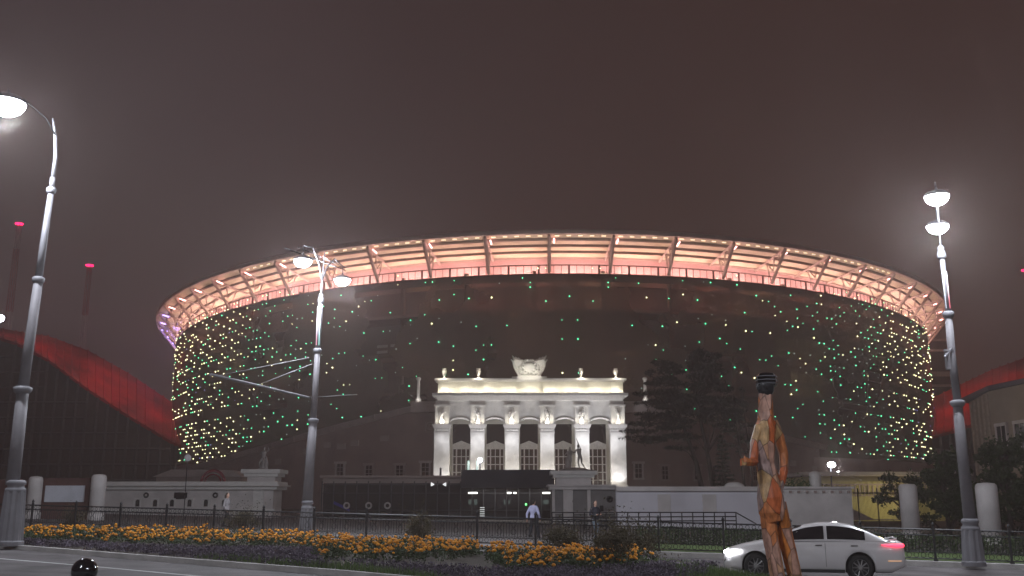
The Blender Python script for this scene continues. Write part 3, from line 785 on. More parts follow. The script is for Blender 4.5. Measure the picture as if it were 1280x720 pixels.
# back wall with windows
YB = YP+4.2
XB = lambda px: at(px, 560, YB).x
bk = MB(); 
bw = []
for i in range(5):
    cx = (CX[i]+CX[i+1])/2; bw.append(cx)
halfw = 1.35
edges = [CX[0]-HW*1.05] + sum([[cx-halfw, cx+halfw] for cx in bw], []) + [CX[5]+HW*1.05]
for k in range(0, len(edges), 2): bk.b2(edges[k], edges[k+1], YB, YB+.6, 3, zcorn0)
zt0, zt1 = Z_(551, YB), Z_(530, YB)
for cx in bw: bk.b2(cx-halfw, cx+halfw, YB, YB+.6, zt1, zcorn0)
bk.b2(CX[0]-1, CX[0]-.2, YP+.9, YB, 3, zcorn0); bk.b2(CX[5]+.2, CX[5]+1, YP+.9, YB, 3, zcorn0)
bk.b2(CX[0]-1, CX[5]+1, YP+.76, YB+.6, zcorn0-.3, zcorn0-.02)
bk.build('back_wall', M['cream'], port)
fl_ = MB(); fl_.b2(CX[0]-2.5, CX[5]+2.5, YP-3, YB+.6, 2.6, zb+.004-.01); fl_.build('terrace', M['wallgrey'], port)
for cx in bw:
    zf0, zf1, zg = Z_(600, YB)-1.2, Z_(561, YB), Z_(555.5, YB); zapex = Z_(551, YB)
    f = MB(); f.prism_y([(cx-halfw+.01, zf1), (cx+halfw-.01, zf1), (cx+halfw-.01, zg), (cx, zapex), (cx-halfw+.01, zg)], YB-.15, YB+.4)
    for x, wd in ((-1.27,.15),(-.72,.2),(.72,.2),(1.27,.15)): f.b2(cx+x-wd/2, cx+x+wd/2, YB-.1, YB+.3, zf0, zf1)
    fr = f.build('window', M['trim'], port)
    s_ = MB(); s_.b2(cx-halfw+.02, cx+halfw-.02, YB+.12, YB+.16, zf0, zf1-.01); s_.build('pane', M['winglass'], fr)
    gb = MB(); nr = 5
    for k in range(nr+1):
        z = zf0+(zf1-zf0)*k/nr; gb.b2(cx-halfw+.03, cx+halfw-.03, YB+.02, YB+.1, z-.065, z+.065)
    for x in (0,): gb.b2(cx+x-.05, cx+x+.05, YB+.025, YB+.095, zf0, zf1)
    gb.build('glazing_bar', M['trim'], fr)
    u = MB(); u.b2(cx-halfw+.02, cx+halfw-.02, YB+.3, YB+.35, zg-.5, zt1); u.build('upper_pane', M['darkglass'], fr)
# crest on the roof
zc0 = z1_+.3; cxx = (CX[2]+CX[3])/2; hcr = at(0,447,YP).z-zc0; wcr = X_(682.5,460)-X_(642,460)
cr = MB()
def crp(u, v, y=0): return (cxx+u*wcr/2, YP-.2+y, zc0+v*hcr)
for k in range(22):       # bowl shaped wreath built of overlapping leaves
    for s in (-1, 1):
        q = k/21; u = s*(.56+.40*sin(q*pi*.55)); v = .02+q*.80
        cr.ball(crp(u, v, -.05*(k % 2)), (.20,.22,.17), 6, 5); cr.ball(crp(u-s*.12, v+.02, -.12), (.17,.2,.15), 6, 5)
cr.ball(crp(0,.44), (wcr*.36,.55,hcr*.42), 20, 12)
cr.ball(crp(0,.50,-.35), (wcr*.19,.4,hcr*.26), 16, 10)
for k in range(14): 
    q = 2*pi*k/14; cr.ball(crp(.42*cos(q), .50+.36*sin(q), -.48), (.17,.15,.12), 6, 5)
for k in range(90):
    q = R()*2*pi; rr = R()**.5; cr.ball(crp(.72*rr*cos(q), .42+.42*rr*sin(q), -.5*sqrt(max(0,1-rr*rr))-.05), random.uniform(.06,.13), 5, 4)
for s in (-1, 1):         # flags and rays flaring up and out
    for u0, u1, v1, wd in ((.22,.48,.92,.16),(.36,.68,1.0,.17),(.52,.86,1.04,.18),(.66,1.06,1.10,.18),(.72,1.14,.90,.17)):
        a, b_ = Vector(crp(s*u0, .55)), Vector(crp(s*u1, v1)); mid = a.lerp(b_, .6)+Vector((0,-.15,.05)); cr.tube([a, mid, b_], [wd*1.6, wd*1.2, wd*.5], 6)
    cr.tube([crp(s*.5,.72,-.2), crp(s*.2,.86,-.2), crp(0,.80,-.3)], [.14,.2,.2], 6)
cr.ball(crp(0,.84,-.1), (.34,.25,.24), 10, 6)
cr.b2(cxx-wcr*.36, cxx+wcr*.36, YP-.7, YP+.3, zc0-.02, zc0+.22)
fuse(cr, 'crest', M['trim'], port, .055)
# urns
def urn(px, label):
    x = X_(px, 470); h = Z_(461)-z1_
    m_ = MB(); prof = [(.34,0),(.34,.12),(.14,.2),(.12,.34),(.22,.5),(.34,.8),(.36,1.05),(.26,1.12),(.30,1.22),(.33,1.3)]
    m_.lathe((0,0,0), [(r, z*h/1.3) for r, z in prof], 16); o = m_.build('urn', M['trim']); o.location = (x, YP-.2, z1_)
    return tag(o, label, 'urn', 'stone urns on the portico roof')
urn(555.3, 'pale stone urn at the left end of the portico roof'); urn(598.3, 'pale stone urn between left end and crest'); urn(726, 'pale stone urn between crest and right end'); urn(769.5, 'pale stone urn at the right end of the portico roof')
for px, label in ((523, 'slender stone column finial on the wing wall left of the portico'), (806.5, 'slender stone column finial on the wing wall right of the portico')):
    x = at(px, 490, 148.3).x; z0, z1 = at(0,502.4,148.3).z, at(0,471.5,148.3).z; h = z1-z0
    m_ = MB(); m_.lathe((0,0,0), [(.42,0),(.42,h*.05),(.5,h*.08),(.3,h*.16),(.24,h*.2),(.26,h*.5),(.22,h*.86),(.36,h*.9),(.36,h*.96),(.2,h)], 14)
    o = m_.build('column_finial', M['trim']); o.location = (x, 148.3, z0); tag(o, label, 'finial', 'column finials beside the portico')
# portico lighting
WARM, COOL = (1,.86,.62), (.95,.95,1)
for i in range(9):
    x = xal+1.2+(xar-xal-2.4)*i/8
    m_ = MB(); m_.b2(x-.9, x+.9, YP-1.5, YP-1.35, za0+.01, za0+.12); m_.build('flood_fixture', M['darkmetal'], port)
    light('attic_flood', 'AREA', (x, YP-1.35, za0+.2), 62, (1,.93,.76), port, sx=2.4, sy=.15, aim=(x, YP-.5, za0+1.1))
for i, x in enumerate(CX):
    light('relief_flood', 'AREA', (x, y0-.75, zcap1+.12), 48, (1,.93,.78), port, sx=.9, sy=.2, aim=(x, y0-.1, zcap1+1.6))
    light('pillar_downlight', 'SPOT', (x, YP-3.2, zcap1+.3), 560, COOL, port, .1, aim=(x, YP-1, zcap0-4.5), cone=1.35, blend=.9)
    light('facade_uplight', 'SPOT', (x+(3 if i < 5 else -3), YP-8, zb+1.0), 2200, (.93,.94,1), port, .2, aim=(x+(3 if i < 5 else -3), YP-1, zcap1+.6), cone=1.1, blend=.9)
    light('pillar_uplight', 'SPOT', (x, YP-2.3, zb+.2), 520 if i in (5,) else 300, COOL, port, .1, aim=(x, YP-.9, zb+3.5), cone=1.5, blend=.9)
for i in range(5):
    light('arcade_light', 'POINT', (bw[i], YP-3.0, zb+1.2), 420, (1,.93,.82), port, .2)
for x in (CX[2]+.8, cxx, CX[3]-.8):
    light('crest_flood', 'SPOT', (x, YP-3.2, z1_+.1), 190, (1,.95,.8), port, .15, aim=(cxx, YP, zc0+1.4), cone=1.6, blend=.7)
for px in (555.3, 598.3, 726, 769.5):
    light('urn_flood', 'POINT', (X_(px,470), YP-1.5, z1_+.25), 130, (1,.92,.75), port, .08)
for px in (523, 806.5):
    light('finial_flood', 'POINT', (at(px,490,147).x, 146.9, at(0,500,148).z), 60, (1,.95,.9), port, .08)
# ------------------------------------------------------------------ figures (statues, people)
def figure(sc_=1.0, lean=0, arms=((-.3,-.1,1.0),(.3,.1,1.0)), legs=((-.12,0),(.12,0)), elb=None, headdx=0, hands=True, facing=0, knee=((0,0),(0,0)), fat=1.0):
    """a 1.75 m figure facing -y; arms = hand targets, legs = foot x,y"""
    m_ = MB(); V = Vector
    hip, chest, neck = V((0,0,.93)), V((lean*.5,0,1.25)), V((lean,0,1.47)); head = V((lean+headdx,-.02,1.63))
    m_.tube([(0,0,.86), (0,0,.95), (lean*.25,0,1.08), (lean*.5,0,1.25), (lean*.8,0,1.38), (lean,0,1.45)], [.13*fat,.155*fat,.13*fat,.165*fat,.15*fat,.07], 12)
    for s in (-1, 1):
        m_.tube([(lean*.85,0,1.39), (lean*.85+s*.17,0,1.385)], [.09,.07], 8)
        m_.ball((lean*.5+s*.06,-.02,1.28), (.10,.11,.12), 8, 6)
    m_.tube([neck-V((0,0,.05)), head], [.055,.05], 8)
    m_.ball(head+V((0,0,.02)), (.076,.092,.112), 14, 10); m_.ball(head+V((0,-.095,0)), (.014,.022,.022), 6, 5); m_.ball(head+V((0,-.055,-.07)), (.045,.045,.035), 8, 6)
    for s in (-1, 1): m_.ball(head+V((s*.078,.0,0)), (.012,.02,.03), 6, 5)
    for i, s in enumerate((-1, 1)):
        sh = V((lean*.85+s*.18, 0, 1.38)); hand = V(arms[i]); mid = (sh+hand)/2
        L_ = .29; d = (hand-sh).length; off = sqrt(max(0, L_*L_-(d/2)**2)); el = mid+(V(elb[i]) if elb else V((s*.5,.6,-.3))).normalized()*off
        m_.tube([sh, sh.lerp(el,.5), el, el.lerp(hand,.4), hand], [.055,.05,.040,.040,.026], 8)
        if hands:
            dr = (hand-el).normalized(); sd = dr.cross(V((0,1,0))); sd = sd.normalized() if sd.length > .1 else V((1,0,0))
            fr = dr.cross(sd)
            m_.tube([hand, hand+dr*.045, hand+dr*.085], [.026,.038,.032], 8)
            for k, l in enumerate((.062,.075,.07,.055)):
                b0 = hand+dr*.08+fr*(k-1.5)*.019; m_.tube([b0, b0+dr*l*.5+sd*.006, b0+dr*l+sd*.02], [.009,.0085,.007], 6)
            b0 = hand+dr*.03+fr*-.032; m_.tube([b0, b0+dr*.03-fr*.022, b0+dr*.06-fr*.025], [.011,.010,.008], 6)
        ft = V((legs[i][0], legs[i][1], .07)); kn = V((ft.x*.5+s*.05, ft.y*.5-.03, .50))+V((knee[i][0], knee[i][1], 0))
        if len(legs[i]) > 2: ft.z = legs[i][2]
        hp = V((s*.09, 0, .90))
        m_.tube([hp, hp.lerp(kn,.5), kn, kn.lerp(ft,.35), ft], [.092*fat,.080*fat,.055,.056,.036], 10)
        m_.ball(ft+V((0,-.07,-.03)), (.042,.125,.042), 8, 6); m_.ball(ft+V((0,.03,-.02)), (.038,.045,.05), 8, 6)
    return m_
def person(label, loc, rz, top, bottom, hairlong=False, **kw):
    root = empty('person', label, 'person', None, loc, rz)
    b_ = fuse(figure(**kw), 'body', M['skin'], root, .011)
    lean = kw.get('lean', 0); V = Vector
    arms = kw['arms']; legs = kw['legs']; elb = kw.get('elb'); knee = kw.get('knee', ((0,0),(0,0)))
    s_ = MB(); s_.tube([(0,0,.88),(0,0,.95),(lean*.25,0,1.08),(lean*.5,0,1.25),(lean*.8,0,1.39),(lean,0,1.46)], [.175,.175,.155,.185,.165,.075], 14)
    for i, s in enumerate((-1, 1)):
        s_.tube([(lean*.85,0,1.40), (lean*.85+s*.185,0,1.39)], [.10,.082], 8)
        sh = V((lean*.85+s*.18,0,1.38)); hand = V(arms[i]); mid = (sh+hand)/2; d = (hand-sh).length; off = sqrt(max(0,.29**2-(d/2)**2)); el = mid+(V(elb[i]) if elb else V((s*.5,.6,-.3))).normalized()*off
        s_.tube([sh, sh.lerp(el,.5), el, el.lerp(hand,.9)], [.072,.066,.058,.043], 10)
    fuse(s_, 'jacket', top, root, .014)
    t_ = MB(); t_.tube([(0,0,.82),(0,0,.9),(0,0,.97)], [.155,.17,.165], 14)
    for i, s in enumerate((-1, 1)):
        ft = V((legs[i][0], legs[i][1], .07)); kn = V((ft.x*.5+s*.05, ft.y*.5-.03, .50))+V((knee[i][0], knee[i][1], 0)); 
        if len(legs[i]) > 2: ft.z = legs[i][2]
        hp = V((s*.09,0,.9))
        t_.tube([hp, hp.lerp(kn,.5), kn, kn.lerp(ft,.5), kn.lerp(ft,.95)], [.105,.093,.072,.068,.06], 10)
    fuse(t_, 'trousers', bottom, root, .014)
    sh_ = MB()
    for i, s in enumerate((-1, 1)):
        z = legs[i][2] if len(legs[i]) > 2 else .07
        sh_.ball((legs[i][0], legs[i][1]-.07, z-.025), (.05,.14,.05), 10, 6); sh_.ball((legs[i][0], legs[i][1]+.03, z-.01), (.048,.055,.065), 8, 6)
    fuse(sh_, 'shoes', M['blackplastic'], root, .014)
    h_ = MB(); hd = V((lean+kw.get('headdx',0), -.02, 1.63)); h_.ball(hd+V((0,.03,.055)), (.088,.092,.092), 12, 8); h_.ball(hd+V((0,.06,-.01)), (.078,.06,.08), 10, 7)
    if hairlong: h_.tube([hd+V((0,.08,.02)), hd+V((0,.11,-.1)), hd+V((0,.1,-.24))], [.08,.07,.03], 8)
    fuse(h_, 'hair', M['hair'], root, .013)
    return root
def gpt(px, Y): p = at(px, 640, Y); return (p.x, Y, gz(p.x)+.10)
person('pedestrian in a lilac shirt walking away before the glass pavilion', gpt(667, 47), 2.6, M['lilac'], M['blacktrousers'], arms=((-.27,-.12,.86),(.27,.14,.86)), legs=((-.09,-.26),(.09,.24,.12)), knee=((0,-.06),(0,-.05)))
person('pedestrian in a dark jacket and pale jeans before the right grey wall', gpt(744, 46.5), .5, M['navy'], M['jeans'], arms=((-.14,-.26,1.12),(.14,-.26,1.14)), elb=((-.6,.5,-.5),(.6,.5,-.5)), legs=((-.10,-.20),(.10,.18,.1)), knee=((0,-.06),(0,-.04)))
person('pedestrian in a pale shirt with long hair by the left white wall', gpt(283, 52), 1.3, M['shirtw'], M['blacktrousers'], True, arms=((-.25,-.16,.88),(.25,.14,.86)), legs=((-.08,-.26),(.09,.22,.12)), knee=((0,-.05),(0,-.04)))
# ------------------------------------------------------------------ lower walls and pavilions
def wallbox(name, label, cat, Y, x0, x1, ytop, m, depth=1.2, group=None, zbase=-1):
    root = empty(name, label, cat, group, (0,0,0)); a, b_ = at(x0, ytop, Y), at(x1, ytop, Y)
    m_ = MB(); m_.b2(a.x, b_.x, Y, Y+depth, zbase, a.z); m_.build('wall_body', m, root); return root, a.x, b_.x, a.z
# left white wall pavilion
root, xa, xb, zt = wallbox('boundary_wall', 'long low white wall with cornice left of the glass pavilion', 'wall', 80, 128, 342, 612, M['wallgrey'], 3.0)
c = MB(); zc1 = at(0,604,80).z; c.b2(xa-.5, xb+.35, 79.55, 83.2, zt+.002, zt+(zc1-zt)*.5); c.b2(xa-.8, xb+.6, 79.2, 83.4, zt+(zc1-zt)*.5, zc1-.12); c.b2(xa-.5, xb+.4, 79.5, 83.2, zc1-.12, zc1+.12); c.build('cornice', M['trim'], root)
c = MB(); zl = at(0,637,80).z; c.b2(xa-.1, xb+.2, 79.8, 80, zl-.15, zl+.05); c.build('ledge', M['trim'], root)
pz = MB(); 
for px in (322,):
    x = at(px-5,620,80).x; pz.b2(x, x+.8, 79.85, 80, zl+.05, zt)
pz.build('pilaster', M['trim'], root)
for px in (172,194,215,237,257.5,280):
    x = at(px,629,80).x; z = at(0,629.5,80).z; v = MB(); v.b2(x-.14, x+.14, 79.93, 80.01, z-.22, z+.2); v.ball((x,79.97,z+.2), (.14,.04,.12), 8, 6)
    v.build('niche', M['blackplastic'], root)
    fr = MB(); fr.b2(x-.3,x-.2,79.9,79.99,z-.3,z+.3); fr.b2(x+.2,x+.3,79.9,79.99,z-.3,z+.3); fr.b2(x-.3,x+.3,79.88,79.99,z+.32,z+.42); fr.build('niche_frame', M['trim'], root)
x0, x1 = at(218,620,80).x, at(234,620,80).x; v = MB(); v.b2(x0, x1, 79.9, 80.01, at(0,624,80).z, at(0,615.5,80).z); v.build('plaque', M['darkglass'], root)
for px in (183, 269.5):
    x, z = at(px,619,80).x, at(0,619,80).z; v = MB(); v.torus((x,79.93,z), .16, .07, 14, 6); v.build('round_vent', M['darkmetal'], root)
# statue pedestals
def pedestal(label, px0, px1, y0, y1, Y):
    r_ = empty('statue_pedestal', label, 'pedestal', 'statue pedestals on the low walls', (0,0,0))
    a, b_ = at(px0, y1, Y), at(px1, y1, Y); z0, z1 = a.z, at(0, y0, Y).z; h = z1-z0
    m_ = MB(); m_.b2(a.x+.35, b_.x-.35, Y+.3, Y+2.4, z0, z0+h*.55); m_.build('die', M['wallgrey'], r_)
    m_ = MB(); m_.b2(a.x+.1, b_.x-.1, Y+.1, Y+2.6, z0+h*.55, z0+h*.75); m_.b2(a.x-.1, b_.x+.1, Y-.1, Y+2.8, z0+h*.75, z1); m_.build('cap', M['trim'], r_); return (a.x+b_.x)/2, z1
px_, pz_ = pedestal('square pale pedestal on the left white wall', 302, 348, 586.5, 607, 79.6)
m_ = figure(arms=((-.22,-.25,1.15),(.35,-.1,1.75)), legs=((-.2,-.1),(.16,.1)), knee=((-.1,-.2),(.05,0)), lean=.06, hands=True, fat=1.25)
m_.tube([(.0,.1,0),(.05,.12,.5),(.0,.1,.9)], [.32,.24,.14], 8); m_.ball((0,0,.02), (.5,.4,.1), 12, 6)
m_.tube([(.28,-.1,.0),(.3,-.12,.5),(.26,-.1,.82)], [.13,.16,.10], 8); m_.ball((.26,-.1,.93), (.09,.1,.11), 10, 8)
o = fuse(m_, 'statue', M['stonefig'], None, .02); o.location = (at(329,570,80.5).x, 80.6, pz_); o.scale = (1.0,1.0,1.03); tag(o, 'pale stone athlete statue on the left pedestal', 'statue')
# right wall with pedestal
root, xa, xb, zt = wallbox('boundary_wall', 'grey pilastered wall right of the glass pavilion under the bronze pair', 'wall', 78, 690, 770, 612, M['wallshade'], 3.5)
c = MB(); zc1 = at(0,608.3,78).z; c.b2(xa-.2, xb, 77.6, 81.6, zt+.002, zc1); c.b2(xa-.35, xb, 77.4, 81.7, zc1, zc1+.15); c.build('cornice', M['wallgrey'], root)
for p0, p1 in ((690,693.5),(704,716),(734,738)):
    c = MB(); c.b2(at(p0,620,78).x, at(p1,620,78).x, 77.8, 78, -.5, zt); c.build('pilaster', M['wallgrey'], root)
c = MB(); c.b2(xa, xb, 77.7, 77.99, at(0,642,78).z, at(0,639.5,78).z); c.b2(xa, xb, 77.65, 77.99, at(0,651,78).z, at(0,649,78).z); c.build('ledge', M['wallgrey'], root)
v = MB(); x, z = at(762,624,78).x, at(0,624,78).z; v.torus((x,77.9,z), .17, .1, 14, 6); v.ball((x,77.95,z), (.15,.05,.15), 10, 6); v.build('round_vent', M['blackplastic'], root)
v = MB(); v.b2(at(749.5,635,78).x, at(754,635,78).x, 77.85, 78.01, at(0,639,78).z, at(0,632,78).z); v.build('meter_box', M['blackplastic'], root)
px2, pz2 = pedestal('wide stepped pedestal carrying the bronze pair', 690, 745, 588.5, 607.5, 77.6)
g2 = MB(); 
f1 = figure(arms=((-.35,-.05,1.0),(.5,-.1,1.42)), legs=((-.14,0),(.1,.1)), lean=.05, fat=1.3); f1.tube([(-.1,.1,0),(-.12,.1,.5),(-.1,.08,.95)], [.28,.22,.15], 8)
f2 = figure(arms=((-.62,-.05,1.35),(-.22,0,2.1)), elb=((0,.4,-.5),(.6,.2,.1)), legs=((0,0),(.34,.1,.22)), knee=((-.1,-.05),(-.12,-.2)), lean=-.12, headdx=-.02, fat=.95)
def xf(m, dx, s=1): return [(v[0]*s+dx, v[1]*s, v[2]*s) for v in m.v]
g2.add(xf(f1, -.38, .95), f1.f); g2.add(xf(f2, .42, 1.03), f2.f); g2.ball((0,0,.0), (1.15,.7,.22), 16, 8); g2.ball((.8,0,-.02), (.8,.6,.12), 12, 6)
o = fuse(g2, 'statue', M['bronze'], None, .022); o.location = (at(718,570,78.6).x, 78.7, pz2+.05); o.scale = (1.07,1.07,1.12); tag(o, 'dark bronze pair of figures, one raising an arm, on the wide pedestal', 'statue')
# pale painted wall
root, xa, xb, zt = wallbox('painted_wall', 'long pale blue grey wall with blank door panels behind the fence', 'wall', 70, 770, 968, 614, M['wallpale'], .6)
c = MB(); c.b2(xa, xb, 69.7, 70.7, zt+.002, zt+.32); c.build('coping', M['wallgrey'], root)
for p0, p1 in ((822,838),(878,895)):
    d = MB(); d.b2(at(p0,625,70).x, at(p1,625,70).x, 69.93, 70.02, at(0,641,70).z, at(0,618,70).z); d.build('door_panel', M['wallgrey'], root)
root, xa, xb, zt = wallbox('boundary_wall', 'plain grey end wall behind the white car', 'wall', 66, 968, 1064, 611, M['wallgrey'], 5)
c = MB(); c.b2(xa-.1, xb+.15, 65.8, 71.1, zt+.002, zt+.14); c.build('coping', M['wallgrey'], root)
for i in range(9):
    c = MB(); x = xa+.4+i*.55; c.b2(x, x+.16, 65.85, 66.01, zt-.28, zt-.12); c.build('dentil', M['oldwall'], root)
# railing of the ramp
rl = empty('ramp_railing', 'thin metal handrail running along the pale painted wall', 'railing', loc=(0,0,0))
zr1, zr0 = at(0,640.5,62).z, at(0,656,62).z
xs_ = [at(p,645,62).x for p in (690,730,770,800,840,876,920,945)]
m_ = MB()
for z in (zr1, (zr1*2+zr0)/3, (zr1+zr0*2)/3): m_.bar((xs_[0],62,z-.05 if z != zr1 else z), (xs_[6],62,z), .05)
m_.bar((xs_[6],62,zr1), (xs_[7],62,zr1-.7), .05); m_.build('handrail', M['darkmetal'], rl)
for k in range(18):
    x = xs_[0]+(xs_[6]-xs_[0])*k/17; m_ = MB(); m_.bar((x,62,gz(x)+.1),(x,62,zr1),.05); m_.build('baluster', M['darkmetal'], rl)
# things on the pale wall and behind it
def small(name, label, cat, m, fn, grp=None):
    m_ = MB(); fn(m_); return tag(m_.build(name, m), label, cat, grp)
p0 = at(918, 609, 71); small('tarpaulin_bundle', 'white tarpaulin bundle lying on the pale wall beside the facetted figure', 'tarpaulin', M['trim'], lambda q: (q.ball((p0.x,71,p0.z), (.75,.4,.38), 12, 8), q.ball((p0.x-.8,71,p0.z-.12), (.5,.3,.2), 10, 6)))
p1 = at(1019, 602, 72); small('white_post', 'rounded white post standing behind the grey end wall', 'post', M['trim'], lambda q: q.lathe((p1.x,72,p1.z-3.5), [(.42,0),(.42,3.9),(.38,4.1),(.2,4.22),(.02,4.25)], 16))
p2 = at(997, 604, 72)
fp = empty('potted_plant', 'small green plant lit from the side behind the grey end wall', 'plant', None, (p2.x,72,p2.z-1.6)); q = MB()
for k in range(420): leafquad(q, Vector((random.gauss(0,.75), random.gauss(0,.25), 1.2+abs(random.gauss(0,.4)))), .1, .45)
q.build('leaves', M['grass'], fp); q = MB(); q.lathe((0,0,0), [(.3,0),(.45,.9),(.48,1.1)], 12); q.build('planter', M['trim'], fp)
# floodlight at right
pfl = at(1038, 581, 95); fd = empty('floodlight', 'bright white floodlight on a short pole above the grey end wall', 'floodlight', None, (pfl.x, 95, 0))
q = MB(); q.tube([(0,0,.5),(0,0,pfl.z+.2)], .07, 8); q.build('pole', M['darkmetal'], fd)
q = MB(); q.ball((0,-.3,pfl.z), (.38,.2,.26), 12, 8); q.build('lamp_head', M['bulb'], fd); q = MB(); q.ball((.6,-.3,pfl.z-.8), (.22,.15,.18), 12, 8); q.build('lamp_head', M['bulb'], fd)
light('floodlight_lamp', 'POINT', (0,-1.2,pfl.z-.3), 1500, (.95,.97,1), fd, .3)
# yellow wall building at right
yb = empty('yellow_building', 'low yellow wall building with balustrade glowing behind the right gate', 'building', None, (0,0,0))
a, b_ = at(1050, 592, 96), at(1150, 592, 96); q = MB(); q.b2(a.x-3, b_.x+3, 96, 104, 0, a.z-.25); q.build('wall', M['yellowwall'], yb)
q = MB(); q.b2(a.x-4, b_.x+4, 93.5, 104.5, a.z-.25, a.z+.1); q.build('roof', M['oldtrim'], yb)
q = MB(); zq = at(0,619,95).z
for k in range(30): q.box((a.x-1+k*.42, 95.2, zq+.45), (.12,.12,.95))
q.b2(a.x-2, b_.x+3, 95.0, 95.4, zq+.92, zq+1.08); q.b2(a.x-2, b_.x+3, 95.0, 95.4, zq-.1, zq); q.build('balustrade', M['oldwall'], yb)
light('wall_lamp', 'POINT', ((a.x+b_.x)/2, 92.5, a.z-3.0), 260, (1,.88,.45), yb, .3)
q = MB(); q.prism_y([(at(1058,635,88).x, at(0,632,88).z), (at(1092,648,88).x, at(0,649,88).z), (at(1150,648,88).x, at(0,649,88).z), (at(1150,660,88).x, .2), (at(1050,660,88).x, .2)], 88, 88.4)
q.build('ramp_wall', M['oldwall'], yb)
mf = MB()
for k in range(60): x = at(1068,640,84).x+k*.105; mf.bar((x,84,gz(x)),(x,84,2.6),.02)
mf.bar((at(1068,640,84).x,84,2.5),(at(1068,640,84).x+6.3,84,2.5),.05)
for px in (1074,1098): x = at(px,640,84).x; mf.bar((x,84,gz(x)),(x,84,2.9),.08)
tag(mf.build('wire_fence', M['iron']), 'fine dark mesh fence with taller posts in front of the yellow wall', 'fence')
# gate pillars
def pillar(px0, px1, ytop, Y, label):
    a, b_ = at(px0, ytop, Y), at(px1, ytop, Y); w_ = b_.x-a.x; x = (a.x+b_.x)/2; g0 = gz(x); h = a.z-g0
    r_ = empty('gate_pillar', label, 'pillar', 'rounded gate pillars', (x, Y+w_/2, g0))
    q = MB(); q.lathe((0,0,0), [(w_/2,0),(w_/2,h-.25),(w_*.47,h-.12),(w_*.38,h-.03),(w_*.1,h)], 24); q.build('shaft', M['wallgrey'], r_)
    q = MB(); q.lathe((0,0,0), [(w_*.56,0),(w_*.56,.45),(w_*.505,.5)], 24); q.build('plinth', M['wallgrey'], r_)
pillar(1127.5,1149.5,604.5,60,'round topped grey gate pillar between the car and the right street lamp')
pillar(1225,1251,603,52,'wide grey gate pillar right of the right street lamp')
pillar(33,50,595,60,'grey gate pillar beside the left street lamp')
pillar(111.5,130,592.5,60,'grey gate pillar at the end of the left white wall')
# poster board between left pillars
r_ = empty('poster_board', 'blank white poster board on a dark red hoarding between the left pillars', 'board', None, (0,0,0))
a, b_ = at(50,600,61), at(112,600,61); q = MB(); q.b2(a.x, b_.x, 61, 61.3, .2, a.z); q.b2(a.x-.1, b_.x+.1, 60.9, 61.4, a.z, a.z+.12); q.build('hoarding', M['redboard'], r_)
a, b_ = at(57,607,60.9), at(104,627.5,60.9); q = MB(); q.b2(a.x, b_.x, 60.9, 60.99, b_.z, a.z); q.build('poster', M['billb'], r_)
r2 = empty('poster_board', 'dark hoarding left of the left gate pillars', 'board', None, (0,0,0)); q = MB(); a, b_ = at(-60,600,61.5), at(33,600,61.5); q.b2(a.x,b_.x,61.5,61.8,.2,a.z); q.build('hoarding', M['redboard'], r2)
# low buildings behind left wall
r_ = empty('service_building', 'low brown gabled service building behind the left white wall', 'building', None, (0,0,0)); Yq = 105
q = MB(); q.b2(at(195,600,Yq).x, at(300,600,Yq).x, Yq, Yq+8, 0, at(0,596,Yq).z); q.build('wall', M['oldwall'], r_)
q = MB(); q.prism_y([(at(192,600,Yq).x, at(0,596,Yq).z), (at(303,600,Yq).x, at(0,596,Yq).z), (at(290,600,Yq).x, at(0,588,Yq).z), (at(215,600,Yq).x, at(0,587,Yq).z)], Yq-.4, Yq+8.4); q.build('roof', M['oldtrim'], r_)
q = MB(); q.torus((at(266,603,100).x, 100, at(0,603,100).z), 1.15, .16, 24, 6, a0=0, a1=pi); q.torus((at(266,603,100).x, 100, at(0,603,100).z), .8, .08, 24, 6, a0=0, a1=pi)
tag(q.build('arch_sign', mat('red_arch', (.30,.03,.05), .6)), 'dark red half round arch showing above the left white wall', 'arch')
# globe lamp
p = at(232,572,77); r_ = empty('globe_lamp', 'unlit white globe lamp with a faint painted glow above the left white wall', 'lamp', None, (p.x,77.5,0)); q = MB(); q.tube([(0,0,0),(0,0,p.z-.25)], .035, 8); q.build('pole', M['darkmetal'], r_)
q = MB(); q.ball((0,0,p.z), .27, 16, 10); q.build('globe', emat('globe_painted_glow', (.7,.68,.8), .12, False), r_)  # globe is unlit; faint emission paints in its pale look
# ------------------------------------------------------------------ glass pavilion
gv = empty('glass_pavilion', 'low dark glass entrance pavilion with lit doors in front of the portico', 'pavilion', None, (0,0,0)); YG = 90
xa, xb = at(403,600,YG).x, at(691,600,YG).x; zt = at(0,597,YG).z; xu0, xu1 = at(577,590,YG).x, at(692.5,590,YG).x; zu = at(0,587.5,YG).z
q = MB(); q.b2(xa, xb, YG+.25, YG+9, zt-.5, zt-.02); q.b2(xa-.2, xb+.2, YG-.3, YG+9.2, zt-.02, zt+.18); q.b2(xa+.0, xb, YG+8.7, YG+9, 0, zt-.5); q.b2(xa,xa+.3,YG+.2,YG+9,0,zt-.5); q.b2(xb-.3,xb,YG+.2,YG+9,0,zt-.5); q.build('roof_slab', M['oldwall'], gv)
q = MB(); q.b2(xu0, xu1, YG-.8, YG+7, zt-.9, zu); q.build('fascia', M['darkclad'], gv)
q = MB(); q.b2(xa+.1, xb-.1, YG+.1, YG+.14, .15, zt-.5); gl = q.build('glazing', mat('pavilion_glass', (.015,.015,.018), .06, spec=.6, var=.1, alpha=.72), gv)
q = MB(); q.b2(xa, xb, YG, YG+8.9, 0, .12); q.build('floor', M['pave'], gv)
q = MB()
for k in range(21):
    x = xa+(xb-xa)*k/20; q.box((x, YG, (zt-.3)/2), (.09,.12,zt-.35))
